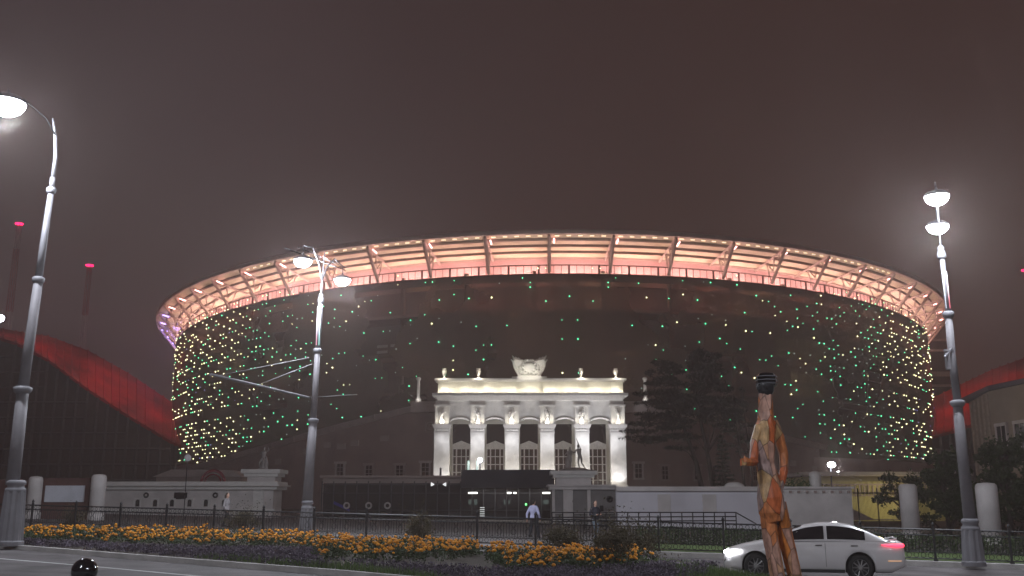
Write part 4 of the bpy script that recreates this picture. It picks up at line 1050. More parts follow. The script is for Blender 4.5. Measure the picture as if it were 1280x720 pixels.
for z in (1.05, 2.55, 3.3): q.b2(xa, xb, YG-.03, YG+.06, z-.03, z+.03)
q.build('mullions', M['darkmetal'], gv)
def gx(px, py, Y=YG): p = at(px, py, Y); return p.x, p.z
for px in (433.5, 461, 484.5):
    x, z = gx(px, 632); q = MB(); q.torus((x, YG-.12, z), .24, .075, 18, 6); q.build('ring_ornament', M['wallgrey'], gv)
q = MB(); (x0_, z0_), (x1_, z1q) = gx(417,630), gx(437,638); q.prism_y([(x0_,z0_),(x0_+.05,z0_+.25),(x1_,z1q+.15),(x1_,z1q-.1)], YG-.1, YG-.06); q.build('banner_strip', M['bluestripe'], gv)
for p_, w_, h_ in ((587.5,4,6),(594.5,4,7),(630.8,2.2,6),(636.5,2.5,4),(677,2,6),(683.5,8,5.5)):
    x, z = gx(p_, 627.5, 93); s_ = 93/F; q = MB(); q.b2(x-w_*s_/2, x+w_*s_/2, 93, 93.1, z-h_*s_/2, z+h_*s_/2); q.build('lit_opening', M['coolwin'], gv)
for p_, w_ in ((591,11),(636.5,5),(643.5,3.5),(683,9)):
    x, z = gx(p_, 616.2, YG-.5); s_ = 90/F; q = MB(); q.b2(x-w_*s_/2, x+w_*s_/2, YG-.62, YG-.5, z-.07, z+.07); q.build('ceiling_light', emat('fixture', (1,1,.92), 3.0, False), gv)
for k in range(5):
    x, z = gx(603, 634.5+k*2.6, YG-.1); q = MB(); q.b2(x-.22, x+.2, YG-.15, YG-.1, z-.035, z+.035); q.build('sign_line', emat('sign_line', (.8,.85,.85), .5, False), gv)
x, z = gx(657.3, 630.5, 91); q = MB(); q.ball((x, YG-.2, z), .1, 8, 6); q.build('green_light', M['green'], gv)
for px in (600, 640, 680): x, z = gx(px, 620); light('pavilion_light', 'POINT', (x, YG+3, 3.0), 25, (1,.95,.85), gv, .3)
light('entrance_light', 'AREA', (at(640,0,YG).x, YG-.7, zt-1.1), 110, (1,.97,.9), gv, sx=7, sy=.5)
for px, dk in ((543,0),(553.5,0)):
    x, z = gx(px, 605.5, 89); q = MB(); q.lathe((0,0,0), [(.02,0),(.16,.25),(.18,.3)], 10); o = q.build('cone_spotlight', emat('cone_light', (1,1,1), 1.0, False)); o.location = (x, 88.9, z); o.rotation_euler = (0, -1.57 if px < 545 else 1.57, 0)
    tag(o, 'small pale cone spotlight, %s of the pair on the pavilion roof edge' % ('left' if px < 545 else 'right'), 'spotlight', 'cone spotlights on the pavilion')
# roof posts on pavilion
for px, y0_, y1_, lab, mt in ((550.5,586,597,'short dark post on the pavilion roof below the leftmost pillar','darkmetal'),(585.5,577,588,'thin pale lit rod left of the bright roof lamp','coolwin'),(596.5,577,588,'thin pale lit rod touching the bright roof lamp','coolwin')):
    a, b_ = at(px,y1_,91), at(px,y0_,91); q = MB(); q.tube([(0,0,0),(0,0,b_.z-a.z)], .09, 8); q.ball((0,0,b_.z-a.z), .1, 8, 6); o = q.build('roof_rod', M[mt]); o.location = (a.x,91,a.z); tag(o, lab, 'rod')
a, b_ = at(600,588,91), at(600,575,91); r_ = empty('roof_lamp', 'small very bright white lamp on the pavilion roof before the second pillar', 'lamp', None, (a.x,91,a.z)); q = MB(); q.tube([(0,0,0),(0,0,b_.z-a.z)], .05, 6); q.build('pole', M['galv'], r_); q = MB(); q.ball((0,0,b_.z-a.z), .2, 12, 8); q.build('bulb', M['bulb'], r_)
# ------------------------------------------------------------------ red lit stands
def stand(label, top, bot, Y, dy, name='stand'):
    r_ = empty(name, label, 'grandstand', 'red lit temporary stands beside the stadium', (0,0,0))
    q = MB(); T = [at(x, y, Y+dy) for x, y in top]; B = [at(x, y, Y) for x, y in bot]; n_ = len(T)
    th = Vector((0,0,-.6))
    q.add(T+B+[v+th for v in T]+[v+th for v in B], [(i, i+1, n_+i+1, n_+i) for i in range(n_-1)]+[(2*n_+i, 3*n_+i, 3*n_+i+1, 2*n_+i+1) for i in range(n_-1)]+[(n_+i, n_+i+1, 3*n_+i+1, 3*n_+i) for i in range(n_-1)]+[(i, 2*n_+i, 2*n_+i+1, i+1) for i in range(n_-1)])
    q.build('roof', M['red'], r_)
    q = MB()
    for i in range(n_-1):
        a, b_ = B[i]+Vector((0,.5,-.6)), B[i+1]+Vector((0,.5,-.6)); q.add([(a.x,a.y,-2),(b_.x,b_.y,-2),b_,a], [(0,1,2,3)])
        for k in range(1, 9):
            z = max(a.z, b_.z)*k/9
            pass
    q.build('wall', M['darkclad'], r_)
    q = MB(); 
    for i in range(n_-1):
        a, b_ = B[i], B[i+1]
        for k in range(4):
            f = k/4; p_ = a.lerp(b_, f); q.bar((p_.x, p_.y, 0), (p_.x, p_.y, p_.z-.5), .5)
    zz = 3
    while zz < 45:
        for i in range(n_-1):
            a, b_ = B[i], B[i+1]
            if min(a.z, b_.z) > zz+1: q.bar((a.x, a.y-.1, zz), (b_.x, b_.y-.1, zz), .35)
        zz += 3.2
    q.build('slats', mat('slat', (.065,.065,.08), .7), r_)
    q = MB()   # ribs across the roof
    for i in range(n_-1):
        for k in range(5):
            f = k/5; a = T[i].lerp(T[i+1], f); b_ = B[i].lerp(B[i+1], f); q.bar(a+Vector((0,0,.15)), b_+Vector((0,0,.15)), .25)
    q.build('ribs', M['red'], r_)
    return r_, T, B
r_, T, B = stand('left stand with red glowing sloping roof and dark slatted front', [(-60,398),(20,414),(60,420),(110,438),(160,466),(215,503),(240,520)], [(-60,405),(20,428),(60,449),(110,486),(160,519),(215,552),(240,562)], 205, 20)
for (x, y) in ((30,423),(90,447),(140,482),(190,515)):
    p = at(x, y, 208); light('red_flood', 'AREA', (p.x, p.y+2, p.z+13), 230, (1,.05,.07), r_, sx=14, sy=4, aim=(p.x, p.y+6, p.z-4), spread=1.9)
r_, T, B = stand('right stand with red glowing sloping roof beyond the beige building', [(1130,517),(1150,505),(1200,481),(1240,462),(1290,444),(1350,425)], [(1130,555),(1150,549),(1200,536),(1240,520),(1290,500),(1350,478)], 205, 18)
for (x, y) in ((1165,525),(1215,505),(1262,482)):
    p = at(x, y, 208); light('red_flood', 'AREA', (p.x, p.y+2, p.z+13), 230, (1,.05,.07), r_, sx=14, sy=4, aim=(p.x, p.y+6, p.z-4), spread=1.9)
# dark stair tower right of stadium
r_ = empty('stair_tower', 'dark banded stair tower right of the stadium', 'tower', None, (0,0,0)); Yt = 245
a, b_ = at(1140,424,Yt), at(1188,424,Yt); q = MB(); q.b2(a.x, b_.x, Yt, Yt+10, 0, a.z); q.build('core', M['darkclad'], r_)
q = MB()
for py in (425,438,466,469,482,498,503,520): z = at(0,py,Yt).z; q.b2(a.x-.3, b_.x+.4, Yt-.5, Yt+.01, z-.3, z+.25)
q.build('landing', M['oldwall'], r_)
# beige building at right
r_ = empty('beige_building', 'beige classical building with dark cornice at the right edge', 'building', None, (0,0,0)); Yb = 105
P = [at(1211,503,110.3), at(1236,489,99), at(1350,466,84)]
zt = P[1].z
for p in P: p.z = zt
foot = [(p.x, p.y) for p in P]+[(P[2].x+8, P[2].y+18), (P[0].x+14, P[0].y+10)]
q = MB(); q.prism_z(foot, 0, zt-.01); q.build('wall', M['beigeb'], r_)
big = [(P[0].x-.9, P[0].y), (P[1].x-.5, P[1].y-.9), (P[2].x, P[2].y-.9)]+foot[3:]
q = MB(); q.prism_z(big, zt, zt+.45); q.build('cornice', M['darkclad'], r_)
q = MB()
for k in range(5):
    p = P[0].lerp(P[1], (k+.5)/5); q.b2(p.x-.18, p.x+.18, p.y-.35, p.y, 3, P[0].z-.2)
q.build('pilaster', mat('beige_trim', (.30,.24,.19), .8), r_)
dw = (P[2]-P[1]); dw.z = 0; aw_ = atan2(dw.y, dw.x); Lw = dw.length
for f in (.12, .34, .56, .8):
    p = P[1].lerp(P[2], f); nx, ny = sin(aw_), -cos(aw_)
    fr = MB(); hW = 3.0; fr.box((0,0,hW/2+.15), (2.1,.3,.3)); fr.box((-.95,0,0), (.22,.2,hW)); fr.box((.95,0,0), (.22,.2,hW)); fr.box((0,0,-hW/2-.1), (2.1,.3,.2)); fr.box((0,-.02,0), (.08,.1,hW))
    w0 = fr.build('window', M['oldtrim'], r_); w0.location = (p.x+nx*.12, p.y+ny*.12, 7.6); w0.rotation_euler.z = aw_
    q = MB(); q.box((0,.02,0), (1.66,.06,hW-.01)); q.build('pane', M['darkglass'], w0)
# ------------------------------------------------------------------ lattice masts with red beacons
def mast(px, py, pxb, Y, label):
    top = at(px, py, Y); h = top.z; r_ = empty('lattice_mast', label, 'mast', 'lattice masts with red beacons', (top.x, Y, 0))
    n_ = int(h/3.2)
    for i in range(n_):
        z0, z1 = h*i/n_, h*(i+1)/n_; w0, w1 = .9*(1-.55*i/n_), .9*(1-.55*(i+1)/n_); mb = MB() if i % 5 == 0 else mb
        c0 = [(-w0,-w0),(w0,-w0),(w0,w0),(-w0,w0)]; c1 = [(-w1,-w1),(w1,-w1),(w1,w1),(-w1,w1)]
        for k in range(4):
            mb.bar((*c0[k], z0), (*c1[k], z1), .13); mb.bar((*c0[k], z0), (*c1[(k+1) % 4], z1), .07); mb.bar((*c0[k], z0), (*c0[(k+1) % 4], z0), .07)
        if i % 5 == 4 or i == n_-1: mb.build('mast_section', M['mastred'] if (i//5) % 2 else M['mastwhite'], r_)
    q = MB(); q.lathe((0,0,h-.2), [(.5,0),(1.0,.1),(1.0,.4),(.4,.55)], 12); q.build('beacon', M['beacon'], r_)
mast(24, 280, 0, 240, 'tall lattice mast with red beacon beside the left street lamp')
mast(112, 332, 0, 250, 'lattice mast with red beacon between left street lamp and stadium')
mast(1282, 338, 0, 240, 'lattice mast with red beacon at the right edge')
mast(-2, 414, 0, 235, 'short lattice mast with red beacon at the left edge')
p = at(0,398,150); r_ = empty('floodlight', 'white floodlight on a pole at the left edge', 'floodlight', None, (p.x,150,0)); q = MB(); q.tube([(0,0,0),(0,0,p.z)], .15, 8); q.build('pole', M['darkmetal'], r_); q = MB(); q.ball((0,0,p.z), (.7,.3,.55), 12, 8); q.build('lamp_head', M['bulb'], r_)
# ------------------------------------------------------------------ street lamps
def lampbowl(root, p, r, power=4500, down=True):
    a = empty('lamp_head'); a.parent = root; a.location = p
    q = MB(); q.lathe((0,0,0), [(.02,-r*.82),(r*.45,-r*.74),(r*.8,-r*.5),(r*.98,-r*.2),(r,0)], 20); q.build('glass_bowl', M['bulb'], a)
    q = MB(); q.lathe((0,0,0), [(r*1.06,-.02),(r*1.06,.03),(r*.75,r*.35),(r*.3,r*.5),(.05,r*.55),(.03,r*.8)], 20); q.build('hood', M['galvdark'], a)
    light('lamp_light', 'POINT', (0,0,-r-.05), power*1.1, (.85,.91,1), a, .2)
    return a
def pole(name, label, Y, prof, strips, rings, mupper, mlower, basey, group='tall grey street lamps'):
    """prof: (px, py, width px) from base up"""
    b0 = at(prof[0][0], prof[0][1], Y); zb0 = gz(b0.x)+.10
    root = empty(name, label, 'street lamp', group, (b0.x, Y, zb0))
    def loc(px, py): v = at(px, py, Y); return Vector((v.x-b0.x, 0, v.z-zb0))
    def rad(wd, py): v = at(640, py, Y); return wd/2*(Y*cp+(v.z-CAMH)*sp_)/F
    return root, loc, rad
def mk(root, loc, rad, seg, name, m, n=20):
    q = MB(); q.tube([loc(x, y) for x, y, w_ in seg], [rad(w_, y) for x, y, w_ in seg], n); return q.build(name, m, root)
# right lamp
YR = 31.0
root, loc, rad = pole('street_lamp', 'tall grey street lamp with two lit bowls right of the car', YR, [(1217,700,25)], None, None, None, None, 0)
def pedestal_base(root, loc, rad, xb, yb, xt, yt, wb, wt):
    zt_ = loc(xt, yt).z; rb = rad(wb, yb); q = MB()
    n_ = 24; vs = []; prof = [(0,1.15),(.12,1.15),(.16,1.0),(zt_*.5,.93),(zt_,.84)]
    for z, k in prof:
        for i in range(n_):
            a = 2*pi*i/n_; r = rb*k*(1.0+.07*(1 if i % 3 else -1)*(1 if z > .15 else 0)); vs.append((r*cos(a), r*sin(a), z))
    fs = [(j*n_+i, j*n_+(i+1) % n_, (j+1)*n_+(i+1) % n_, (j+1)*n_+i) for j in range(len(prof)-1) for i in range(n_)]+[tuple(range((len(prof)-1)*n_, len(prof)*n_))]
    q.add(vs, fs); q.build('fluted_base', M['galv'], root)
    q = MB(); r = rb*.86
    q.lathe((0,0,zt_), [(r*.9,-.06),(r*1.02,0),(r*1.02,.07),(r*.86,.11),(r*.80,.16),(r*.97,.21),(r*.97,.28),(r*.78,.33)], 24); q.build('collar', M['galv'], root)
def ring(root, loc, rad, x, y, w_, m=None):
    q = MB(); p = loc(x, y); r = rad(w_, y); q.lathe(tuple(p), [(r*.7,-.12),(r*.95,-.05),(r,0),(r,.06),(r*.7,.1)], 20); q.build('ring', m or M['galv'], root)
pedestal_base(root, loc, rad, 1217,700,1214,662,25,22)
mk(root, loc, rad, [(1213,656,15),(1202,560,13),(1197,505,11.5)], 'lower_shaft', M['galvdark'])
mk(root, loc, rad, [(1197,503,9.8),(1190.5,450,9.2),(1185.5,394,8.6)], 'middle_shaft', M['galvdark'])
mk(root, loc, rad, [(1185.5,392,6.6),(1180,345,6),(1177.5,322,6.4)], 'upper_shaft', M['galv'])
ring(root, loc, rad, 1197, 504, 18); ring(root, loc, rad, 1185.5, 393, 14)
q = MB(); p = loc(1177,320); q.lathe(tuple(p), [(.12,-.1),(.15,0),(.13,.12),(.09,.2),(.11,.28),(.04,.36)], 14); q.build('finial', M['galv'], root)
mk(root, loc, rad, [(1176.5,318,2.6),(1173,270,2.2),(1171,235,1.5)], 'spike', M['galv'], 8)
for dxp, m_ in ((3.6,'strip_red'),(-1.2,'strip_white')):
    q = MB(); q.tube([loc(1180+dxp-2.4,340)+Vector((0,-.09,0)), loc(1185+dxp-2.4,386)+Vector((0,-.09,0))], .018, 6)
    q.build('light_strip', emat(m_, (1,.12,.2) if 'red' in m_ else (.8,.85,1), .8, False), root)
hN, hF = at(1171,247,29.4), at(1172,284,32.9)
base = root.location
for h_, r_w in ((hN,.34),(hF,.34)):
    v = Vector((h_.x-base.x, h_.y-base.y, h_.z-base.z+.05)); lampbowl(root, v, .36, 2100)
    t0 = loc(1174.5,288); q = MB(); q.tube([t0, t0.lerp(v,.3)+Vector((0,0,.45)), t0.lerp(v,.75)+Vector((0,0,.75)), v+Vector((0,0,.24))], [.035,.03,.028,.02], 8); q.build('arm', M['galvdark'], root)
q = MB(); p = loc(1190,452); q.box((p.x-.2,-.15,p.z), (.12,.14,.55)); q.box((p.x-.12,-.1,p.z+.35), (.3,.06,.06)); q.build('junction_box', M['galvdark'], root)
q = MB(); q.bar(loc(1188,436)+Vector((0,-.1,0)), loc(1176,448)+Vector((-.0,-.3,0)), .05); q.build('flag_holder', M['galv'], root)
# middle lamp
YM = 39.5
root, loc, rad = pole('street_lamp', 'grey street lamp with twin lit bowls and long wire bracket in front of the stadium', YM, [(382.5,670,17)], None, None, None, None, 0)
base = root.location
pedestal_base(root, loc, rad, 383,672,383.5,636,17.5,15)
mk(root, loc, rad, [(384,630,13),(388,570,11.5),(391.5,527,10)], 'lower_shaft', M['galvdark'])
mk(root, loc, rad, [(391.5,525,8.2),(394.5,480,7.6),(396.8,440,7)], 'middle_shaft', M['galvdark'])
mk(root, loc, rad, [(396.8,438,7),(399.5,400,6.6),(400.8,378,6)], 'upper_shaft', M['galv'])
ring(root, loc, rad, 391.5, 526, 13.5); ring(root, loc, rad, 396.8, 438.5, 10.5)
q = MB(); p = loc(401,377); q.lathe(tuple(p), [(.10,-.1),(.13,0),(.12,.12),(.08,.2),(.10,.28),(.04,.36)], 14); q.build('finial', M['galv'], root)
mk(root, loc, rad, [(401,375,2.6),(403,345,2.2),(406,315,1.2)], 'spike', M['galv'], 8)
for dxp, c_ in ((-1.6,(1,.35,.5)),(1.7,(.4,1,.95))):
    q = MB(); q.tube([loc(399.7+dxp,384)+Vector((0,-.11,0)), loc(397.5+dxp,432)+Vector((0,-.11,0))], .02, 6)
    q.build('light_strip', emat('strip', c_, .8, False), root)
hN, hF = at(378.5,326,37.9), at(428,350,42.4)
for h_ in (hN, hF):
    v = Vector((h_.x-base.x, h_.y-base.y, h_.z-base.z+.03)); lampbowl(root, v, .36, 2400)
    t0 = loc(402.3,352); q = MB(); q.tube([t0, t0.lerp(v,.2)+Vector((0,0,.6)), t0.lerp(v,.55)+Vector((0,0,.95)), v+Vector((0,0,.6)), v+Vector((0,0,.22))], [.035,.03,.028,.025,.02], 8); q.build('arm', M['galvdark'], root)
a = at(356,310,37.2); b_ = at(432,338,42.6); q = MB(); q.tube([Vector(a)-base, Vector(b_)-base], .022, 6); a = at(373,309,37.8); q.tube([Vector(a)-base, Vector(at(431,334,42.4))-base], .018, 6); q.build('tie_bar', M['darkmetal'], root)
e1 = Vector(at(263,468,34.0))-base; e2 = Vector(at(386,497,39.3))-base; q = MB(); q.tube([e2, e1], .05, 8); q.tube([Vector(at(386,438+9,39.4))-base, e2.lerp(e1,.93)+Vector((0,0,.02))], .016, 6); q.tube([Vector(at(390,455,39.4))-base, e2.lerp(e1,.56)], .016, 6)
q.tube([e2+Vector((0,0,0)), Vector(at(446,493,41.5))-base], .012, 5); q.build('bracket', M['galv'], root)
# left lamp
YL = 30.0
root, loc, rad = pole('street_lamp', 'thick grey street lamp at the left edge with glaring white lamp', YL, [(12,682,28)], None, None, None, None, 0)
base = root.location
pedestal_base(root, loc, rad, 12,682,12,614,28,24)
mk(root, loc, rad, [(15.5,606,16.5),(22,550,15.5),(28.5,489,14.5)], 'lower_shaft', M['galvdark'])
mk(root, loc, rad, [(28.5,487,13),(38,420,12.2),(48,352,11)], 'middle_shaft', M['galvdark'])
mk(root, loc, rad, [(48,350,9.5),(55,300,8.5),(64.5,236,6.8)], 'upper_shaft', M['galv'])
mk(root, loc, rad, [(64.5,236,7),(66,222,6.5)], 'joint', M['galvdark'])
ring(root, loc, rad, 28.5, 487, 22); ring(root, loc, rad, 48, 350, 15); ring(root, loc, rad, 64, 238, 12)
mk(root, loc, rad, [(66,222,5),(69.5,196,4.5),(69,168,4),(66,148,1.8)], 'spike', M['galv'], 10)
v = Vector(at(9,128,YL-2.2))-base; lampbowl(root, v, .52, 3200)
t0 = loc(70,170); q = MB(); q.tube([t0, t0.lerp(v,.25)+Vector((0,0,.35)), t0.lerp(v,.7)+Vector((0,0,.45)), v+Vector((0,0,.2))], [.024,.018,.016,.014], 8); q.build('arm', M['iron'], root)
# ------------------------------------------------------------------ car
def car(label, loc, rz):
    root = empty('passing_car', label, 'car', None, loc, rz)
    # local x: nose at 0 to tail at 4.68, y lateral
    st = [(0,.50,.60),(.06,.66,.68),(.2,.78,.76),(.45,.85,.83),(.8,.88,.90),(1.15,.895,.96),(1.5,.90,.985),(2.2,.905,.99),(3.0,.905,1.0),(3.6,.90,1.01),(4.0,.885,1.0),(4.35,.85,.99),(4.55,.80,.97),(4.64,.76,.93),(4.68,.70,.80)]
    vs = []; K = 9; AX = (.88, 3.55); RA = .372
    xs3 = sorted(set([round(i*.04, 3) for i in range(1, 117)]+[0, .02, 4.66, 4.68]+[ax+sg*(RA-e) for ax in AX for sg in (-1, 1) for e in (-.002, .001, .01)]))
    for x in xs3:
        for i in range(len(st)-1):
            if st[i][0] <= x <= st[i+1][0]: k = (x-st[i][0])/(st[i+1][0]-st[i][0]); w_ = st[i][1]*(1-k)+st[i+1][1]*k; zt = st[i][2]*(1-k)+st[i+1][2]*k
        nose = max(0, 1-x/.5)*.14; tail = max(0, (x-4.3)/.38)*.16; zb_ = .20+nose*.6+tail; za = 0
        for ax in AX:
            if abs(x-ax) < RA: za = .33+sqrt(RA*RA-(x-ax)**2)
        half = [(0,zb_),(w_*.86,zb_),(w_*.98,zb_+.12),(w_,(zb_+zt)/2+.04),(w_*.992,zt-.22),(w_*.95,zt-.07),(w_*.80,zt),(w_*.45,zt+.015),(0,zt+.02)]
        half = [(y, max(z, min(za+.004*q_, zt-.02)) if q_ < 6 else z) for q_, (y, z) in enumerate(half)]
        for y, z in half: vs.append((x, -y, z))
        for y, z in half[::-1][1:-1]: vs.append((x, y, z))
    n_ = 2*K-2; fs = [(j*n_+i, j*n_+(i+1) % n_, (j+1)*n_+(i+1) % n_, (j+1)*n_+i) for j in range(len(xs3)-1) for i in range(n_)]+[tuple(range(n_))[::-1], tuple(range((len(xs3)-1)*n_, len(xs3)*n_))]
    q = MB(); q.add(vs, fs, True); body = q.build('body', M['carpaint'], root)
    for ax in AX:
        q = MB(); q.tube([(ax,-.66,.33),(ax,.66,.33)], .368, 28); q.build('wheel_well', M['blackplastic'], root)
    # cabin
    cs = [(1.22,.80,.955,.955),(1.75,.79,.96,1.20),(2.15,.78,.965,1.355),(2.55,.77,.97,1.42),(3.0,.765,.97,1.425),(3.4,.75,.97,1.365),(3.8,.735,.97,1.225),(4.12,.72,.975,1.06),(4.28,.71,.98,.985)]
    vs = []; 
    for x, w_, z0, z1 in cs:
        h = z1-z0; half = [(w_+.06,z0),(w_+.02,z0+h*.35),(w_-.12*min(1,h/.3),z0+h*.82),(w_-.22*min(1,h/.3),z0+h*.96),(w_*.35,z1),(0,z1+.01)]
        for y, z in half: vs.append((x,-y,z))
        for y, z in half[::-1][1:]: vs.append((x,y,z))
    n_ = 11; fs = [(j*n_+i, j*n_+i+1, (j+1)*n_+i+1, (j+1)*n_+i) for j in range(len(cs)-1) for i in range(n_-1)]
    q = MB(); q.add(vs, fs, True); q.build('cabin', M['carpaint'], root)
    def side(x, f, s):      # point on cabin side at fraction f of height
        for i in range(len(cs)-1):
            if cs[i][0] <= x <= cs[i+1][0]:
                k = (x-cs[i][0])/(cs[i+1][0]-cs[i][0]); w_, z0, z1 = [cs[i][j]*(1-k)+cs[i+1][j]*k for j in (1,2,3)]
        h = z1-z0; sh = min(1, h/.3)
        y = (w_+.06-.04*f/.35) if f < .35 else (w_+.02+(-.12*sh-.02)*(f-.35)/.47)
        return Vector((x, s*(y+.014), z0+h*f))
    for s in (-1, 1):
        for xs2 in ([1.62,1.8,2.0,2.2,2.4,2.6,2.68],[2.76,2.9,3.1,3.3,3.48,3.62,3.72]):
            q = MB(); rows = []
            for x in xs2: rows.append([side(x, f, s) for f in (.10,.35,.6,.82)])
            vs = [p for r_ in rows for p in r_]; fs = [(i*4+j, i*4+j+1, (i+1)*4+j+1, (i+1)*4+j) for i in range(len(xs2)-1) for j in range(3)]
            q.add(vs, fs); q.build('side_window', M['carglass'], root)
    def xsec(x, off): 
        for i in range(len(cs)-1):
            if cs[i][0] <= x <= cs[i+1][0]:
                k = (x-cs[i][0])/(cs[i+1][0]-cs[i][0]); return [cs[i][j]*(1-k)+cs[i+1][j]*k for j in (1,2,3)]
    for xs2, nm in (((1.30,1.75,2.10),'windscreen'),((3.5,3.8,4.12),'rear_window')):
        q = MB(); vs = []
        for x in xs2:
            w_, z0, z1 = xsec(x, 0); h = z1-z0; sh = min(1, h/.3)
            for y, z in ((-(w_-.24*sh), z0+h*.96), (-w_*.35, z1), (0, z1+.01), (w_*.35, z1), (w_-.24*sh, z0+h*.96)): vs.append((x, y, z+.008))
        q.add(vs, [(i*5+j, i*5+j+1, (i+1)*5+j+1, (i+1)*5+j) for i in range(2) for j in range(4)]); q.build(nm, M['carglass'], root)
    for ax in AX:
        for s in (-1, 1):
            wh = empty('wheel'); wh.parent = root; wh.location = (ax, s*.79, .325)
            q = MB(); n2 = 32; prof = [(.21,-.10),(.29,-.105),(.318,-.08),(.325,0),(.318,.08),(.29,.105),(.21,.10)]
            vs = [(r*cos(2*pi*k/n2), y, r*sin(2*pi*k/n2)) for r, y in prof for k in range(n2)]; q.add(vs, [(j*n2+k, j*n2+(k+1) % n2, (j+1)*n2+(k+1) % n2, (j+1)*n2+k) for j in range(len(prof)-1) for k in range(n2)], True); q.build('tyre', M['rub'], wh)
            q = MB(); q.tube([(0,-.085,0),(0,.085,0)], .05, 12)
            for k in range(10):
                a = 2*pi*k/10; q.bar((.04*cos(a), s*.07, .04*sin(a)), (.21*cos(a), s*.085, .21*sin(a)), .026)
            q.torus((0, s*.085, 0), .212, .012, 28, 6); q.build('rim', M['alloy'], wh)
            q = MB(); q.tube([(0,-.05,0),(0,.05,0)], .205, 20); q.build('brake_disc', M['darkmetal'], wh)
    for s in (-1, 1):
        q = MB(); q.add([(.07,s*.50,.60),(.10,s*.66,.60),(.52,s*.862,.63),(.55,s*.85,.745),(.30,s*.80,.765),(.10,s*.52,.71)], [(0,1,2,3,4,5)]); 
        pts = [Vector((.045,s*.50,.655)), Vector((.13,s*.735,.66)), Vector((.30,s*.825,.68)), Vector((.52,s*.868,.70))]
        q = MB(); q.tube(pts, [.045,.065,.06,.03], 10); q.build('headlight', M['headlight'], root)
        q = MB(); q.tube([Vector((4.665,s*.45,.87)), Vector((4.64,s*.70,.875)), Vector((4.50,s*.825,.88)), Vector((4.12,s*.885,.89))], [.035,.05,.042,.012], 10); q.build('tail_light', M['taillight'], root)
        q = MB(); q.ball((1.62, s*.98, 1.0), (.10,.11,.07), 12, 8); q.bar((1.62,s*.86,.97),(1.62,s*.93,.985),.04); q.build('wing_mirror', M['carpaint'], root)
        for x in (2.45, 3.35):
            q = MB(); q.bar((x,s*.915,.86),(x+.17,s*.915,.865),.022); q.build('door_handle', M['alloy'], root)
        q = MB(); q.bar((4.25,s*.87,.50),(4.58,s*.78,.50),.02); q.build('reflector', emat('reflector', (1,.5,.2), .5, False), root)  # glint of the reflector painted in as emission, no lamp behind it
        for x in (1.45, 2.70):
            q = MB(); q.tube([(x,s*.897,.34),(x,s*.908,.62),(x,s*.893,.93)], .004, 4); q.build('door_seam', M['blackplastic'], root)
        q = MB(); q.b2(1.27,3.16,s*.86-.02,s*.86+.02,.19,.27); q.build('sill', M['blackplastic'], root)
        light('headlight_beam', 'SPOT', (-.06, s*.6, .68), 60, (.95,.97,1), root, .05, aim=(-8, s*.6, .1), cone=1.0, blend=.8)
    q = MB(); q.b2(-.012,.05,-.42,.42,.30,.42); q.b2(-.004,.05,-.3,.3,.56,.64); q.build('grille', M['blackplastic'], root)
    q = MB(); q.tube([(4.30,-.70,1.0),(4.50,-.66,1.035),(4.50,.66,1.035),(4.30,.70,1.0)], .018, 6); q.build('spoiler', M['carpaint'], root)
    q = MB(); q.tube([(1.2,-.45,.30),(3.3,-.45,.30)], .12, 8); q.b2(.5,4.2,-.6,.6,.2,.34); q.build('underbody', M['blackplastic'], root)
    return root
Yc = 25.6
pc = at(1015, 700, Yc); ang_c = atan2(-FD.y, -FD.x)
ux, uy = cos(ang_c), sin(ang_c)
cr_ = car('white saloon car with lit headlights passing behind the facetted figure', (pc.x-2.34*.92*ux, Yc-2.34*.92*uy, gz(pc.x)-.0), ang_c)
cr_.scale = (.92,.95,.96)
# ------------------------------------------------------------------ facetted wooden figure
Yw = 12.0
root = empty('wooden_figure', 'tall facetted orange wooden figure with black cap in the foreground', 'sculpture', None, (at(1000,790,Yw).x, Yw, gz(4)+.0))
br = Vector(root.location)
def W(px, py, dy=0): return at(px, py, Yw+dy)-br
def wr(px, py): return px*(Yw*cp+(zat(py,Yw)-CAMH)*sp_)/F
q = MB()
def fac(pts, n=6, depth=1.0):
    P_ = [W(x, y, d) for x, y, w_, d in pts]; q.tube(P_, [wr(w_/2, y) for x, y, w_, d in pts], n, True, False)
fac([(957,492,18,0),(957,515,19,0),(957,530,22,0)], 6)                                      # long neck
fac([(957,524,18,0),(956,536,27,0),(955,556,27,0),(957,580,23,0),(961,603,28,0),(963,622,34,0),(965,640,34,0),(967,652,26,0)], 8)   # torso
fac([(966,526,12,.04),(973,545,14,.07),(979,566,13,.10),(980,586,12,.08),(975,606,12,.0),(968,622,10,-.05)], 5)         # right arm to hip
fac([(949,532,12,-.05),(943,553,12,-.08),(942,574,12,-.12)], 5); fac([(944,577,10,-.12),(937,578,10,-.3),(930,577,10,-.38)], 5)  # left arm, forearm forward
fac([(958,630,20,0),(963,672,20,0),(971,715,19,0),(979,760,18,0),(986,790,17,0)], 6)
fac([(973,628,20,.08),(982,672,20,.12),(992,713,19,.15),(1001,755,18,.2),(1009,786,17,.22)], 6)
q.box(W(985,796)-Vector((.02,.08,0)), (.2,.34,.12)); q.box(W(1010,793,.22)-Vector((.02,.08,0)), (.2,.34,.12))
for k, l in enumerate((6,7,6.5,5.5)):
    p = W(929, 573.5+k*2.6, -.38); q.tube([p, p+Vector((-.035,-.02,-.004)), p+Vector((-.05,-.035,-.02))], [.012,.011,.008], 5)
p = W(932,573,-.36); q.tube([p, p+Vector((-.02,-.02,.03)), p+Vector((-.035,-.03,.05))], [.013,.011,.008], 5)
o = fuse(q, 'body', M['wood'], root, .013, False, dec=.03)
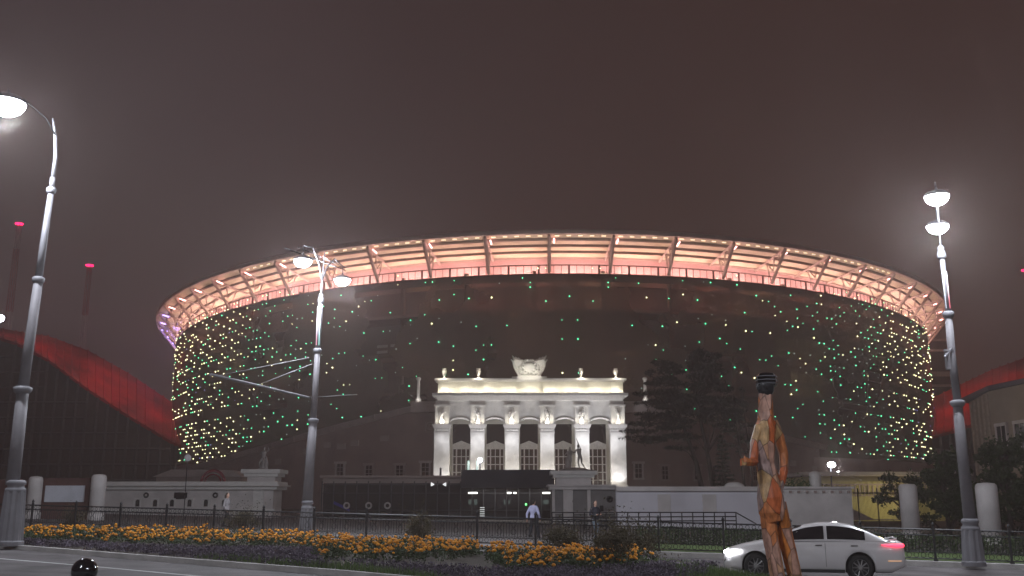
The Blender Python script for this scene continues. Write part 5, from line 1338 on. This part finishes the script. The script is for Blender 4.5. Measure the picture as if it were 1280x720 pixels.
q = MB(); hd = W(957,483); q.ball(hd, (.11,.13,.15), 8, 6); q.ball(hd+Vector((-.10,-.03,-.02)), (.03,.03,.04), 5, 4); q.ball(hd+Vector((-.02,-.12,-.01)), (.02,.03,.03), 5, 4)
fuse(q, 'head', mat('dark_head', (.03,.028,.03), .4, var=.3), root, .014, False, dec=.15)
q = MB(); q.lathe(tuple(hd+Vector((.015,0,.0))), [(.125,0),(.135,.05),(.13,.11),(.10,.155),(.05,.17)], 7, smooth=False); q.build('cap', M['gloss'], root)
for k in range(3):
    q = MB(); z = .03+k*.045; r = (.128,.134,.128)[k]; q.torus(tuple(hd+Vector((.015,0,z))), r, .006, 7, 4, axis='z'); q.build('cap_band', M['galv'], root)
q = MB(); q.box((0.0,0,.02), (1.0,.8,.12)); q.build('base_plate', M['darkmetal'], root)
# ------------------------------------------------------------------ bollard in the left foreground
Yo = 10.8; p = at(107, 698, Yo); zg = gz(p.x)+0.0
bd = empty('bollard', 'black bollard with glossy ball top at the bottom left', 'bollard', None, (p.x, Yo, zg)); h = p.z-zg
q = MB(); q.tube([(0,0,0),(0,0,.12),(0,0,h-.36),(0,0,h-.25)], [.15,.11,.09,.11], 16); q.lathe((0,0,h-.25), [(.17,0),(.17,.05),(.10,.08)], 20); q.build('shaft', M['blackplastic'], bd)
q = MB(); q.ball((0,0,h-.13), .135, 24, 16); q.build('ball_top', M['gloss'], bd)

# ------------------------------------------------------------------ unseen street lamps added on the camera's side to light the figure and foreground
src = [o for o in COL.objects if o.type == 'EMPTY' and o.get('label', '').startswith('tall grey street lamp with two lit bowls')][0]
for x, y, lab in ((-8.5, -1.5, 'unseen grey street lamp added to light the foreground, near pavement left of the camera'), (11.5, -4.0, 'unseen grey street lamp added to light the foreground, near pavement right of the camera')):
    c = copy_tree(src); c.location = (x, y, gz(x)+.12); c['label'] = lab
hz = MB(); hz.b2(-420, 420, -70, 640, -6, 86)
hb = hz.build('haze', None); hm_ = bpy.data.materials.new('haze'); hm_.use_nodes = True; nt = hm_.node_tree
nt.nodes.remove(nt.nodes['Principled BSDF']); pvn = nt.nodes.new('ShaderNodeVolumePrincipled'); pvn.inputs['Density'].default_value = .0014; pvn.inputs['Color'].default_value = (.80,.655,.62,1); pvn.inputs['Anisotropy'].default_value = .55
nt.links.new(pvn.outputs[0], nt.nodes['Material Output'].inputs['Volume']); hb.data.materials.append(hm_); tag(hb, kind='stuff')
sc.cycles.volume_bounces = 1
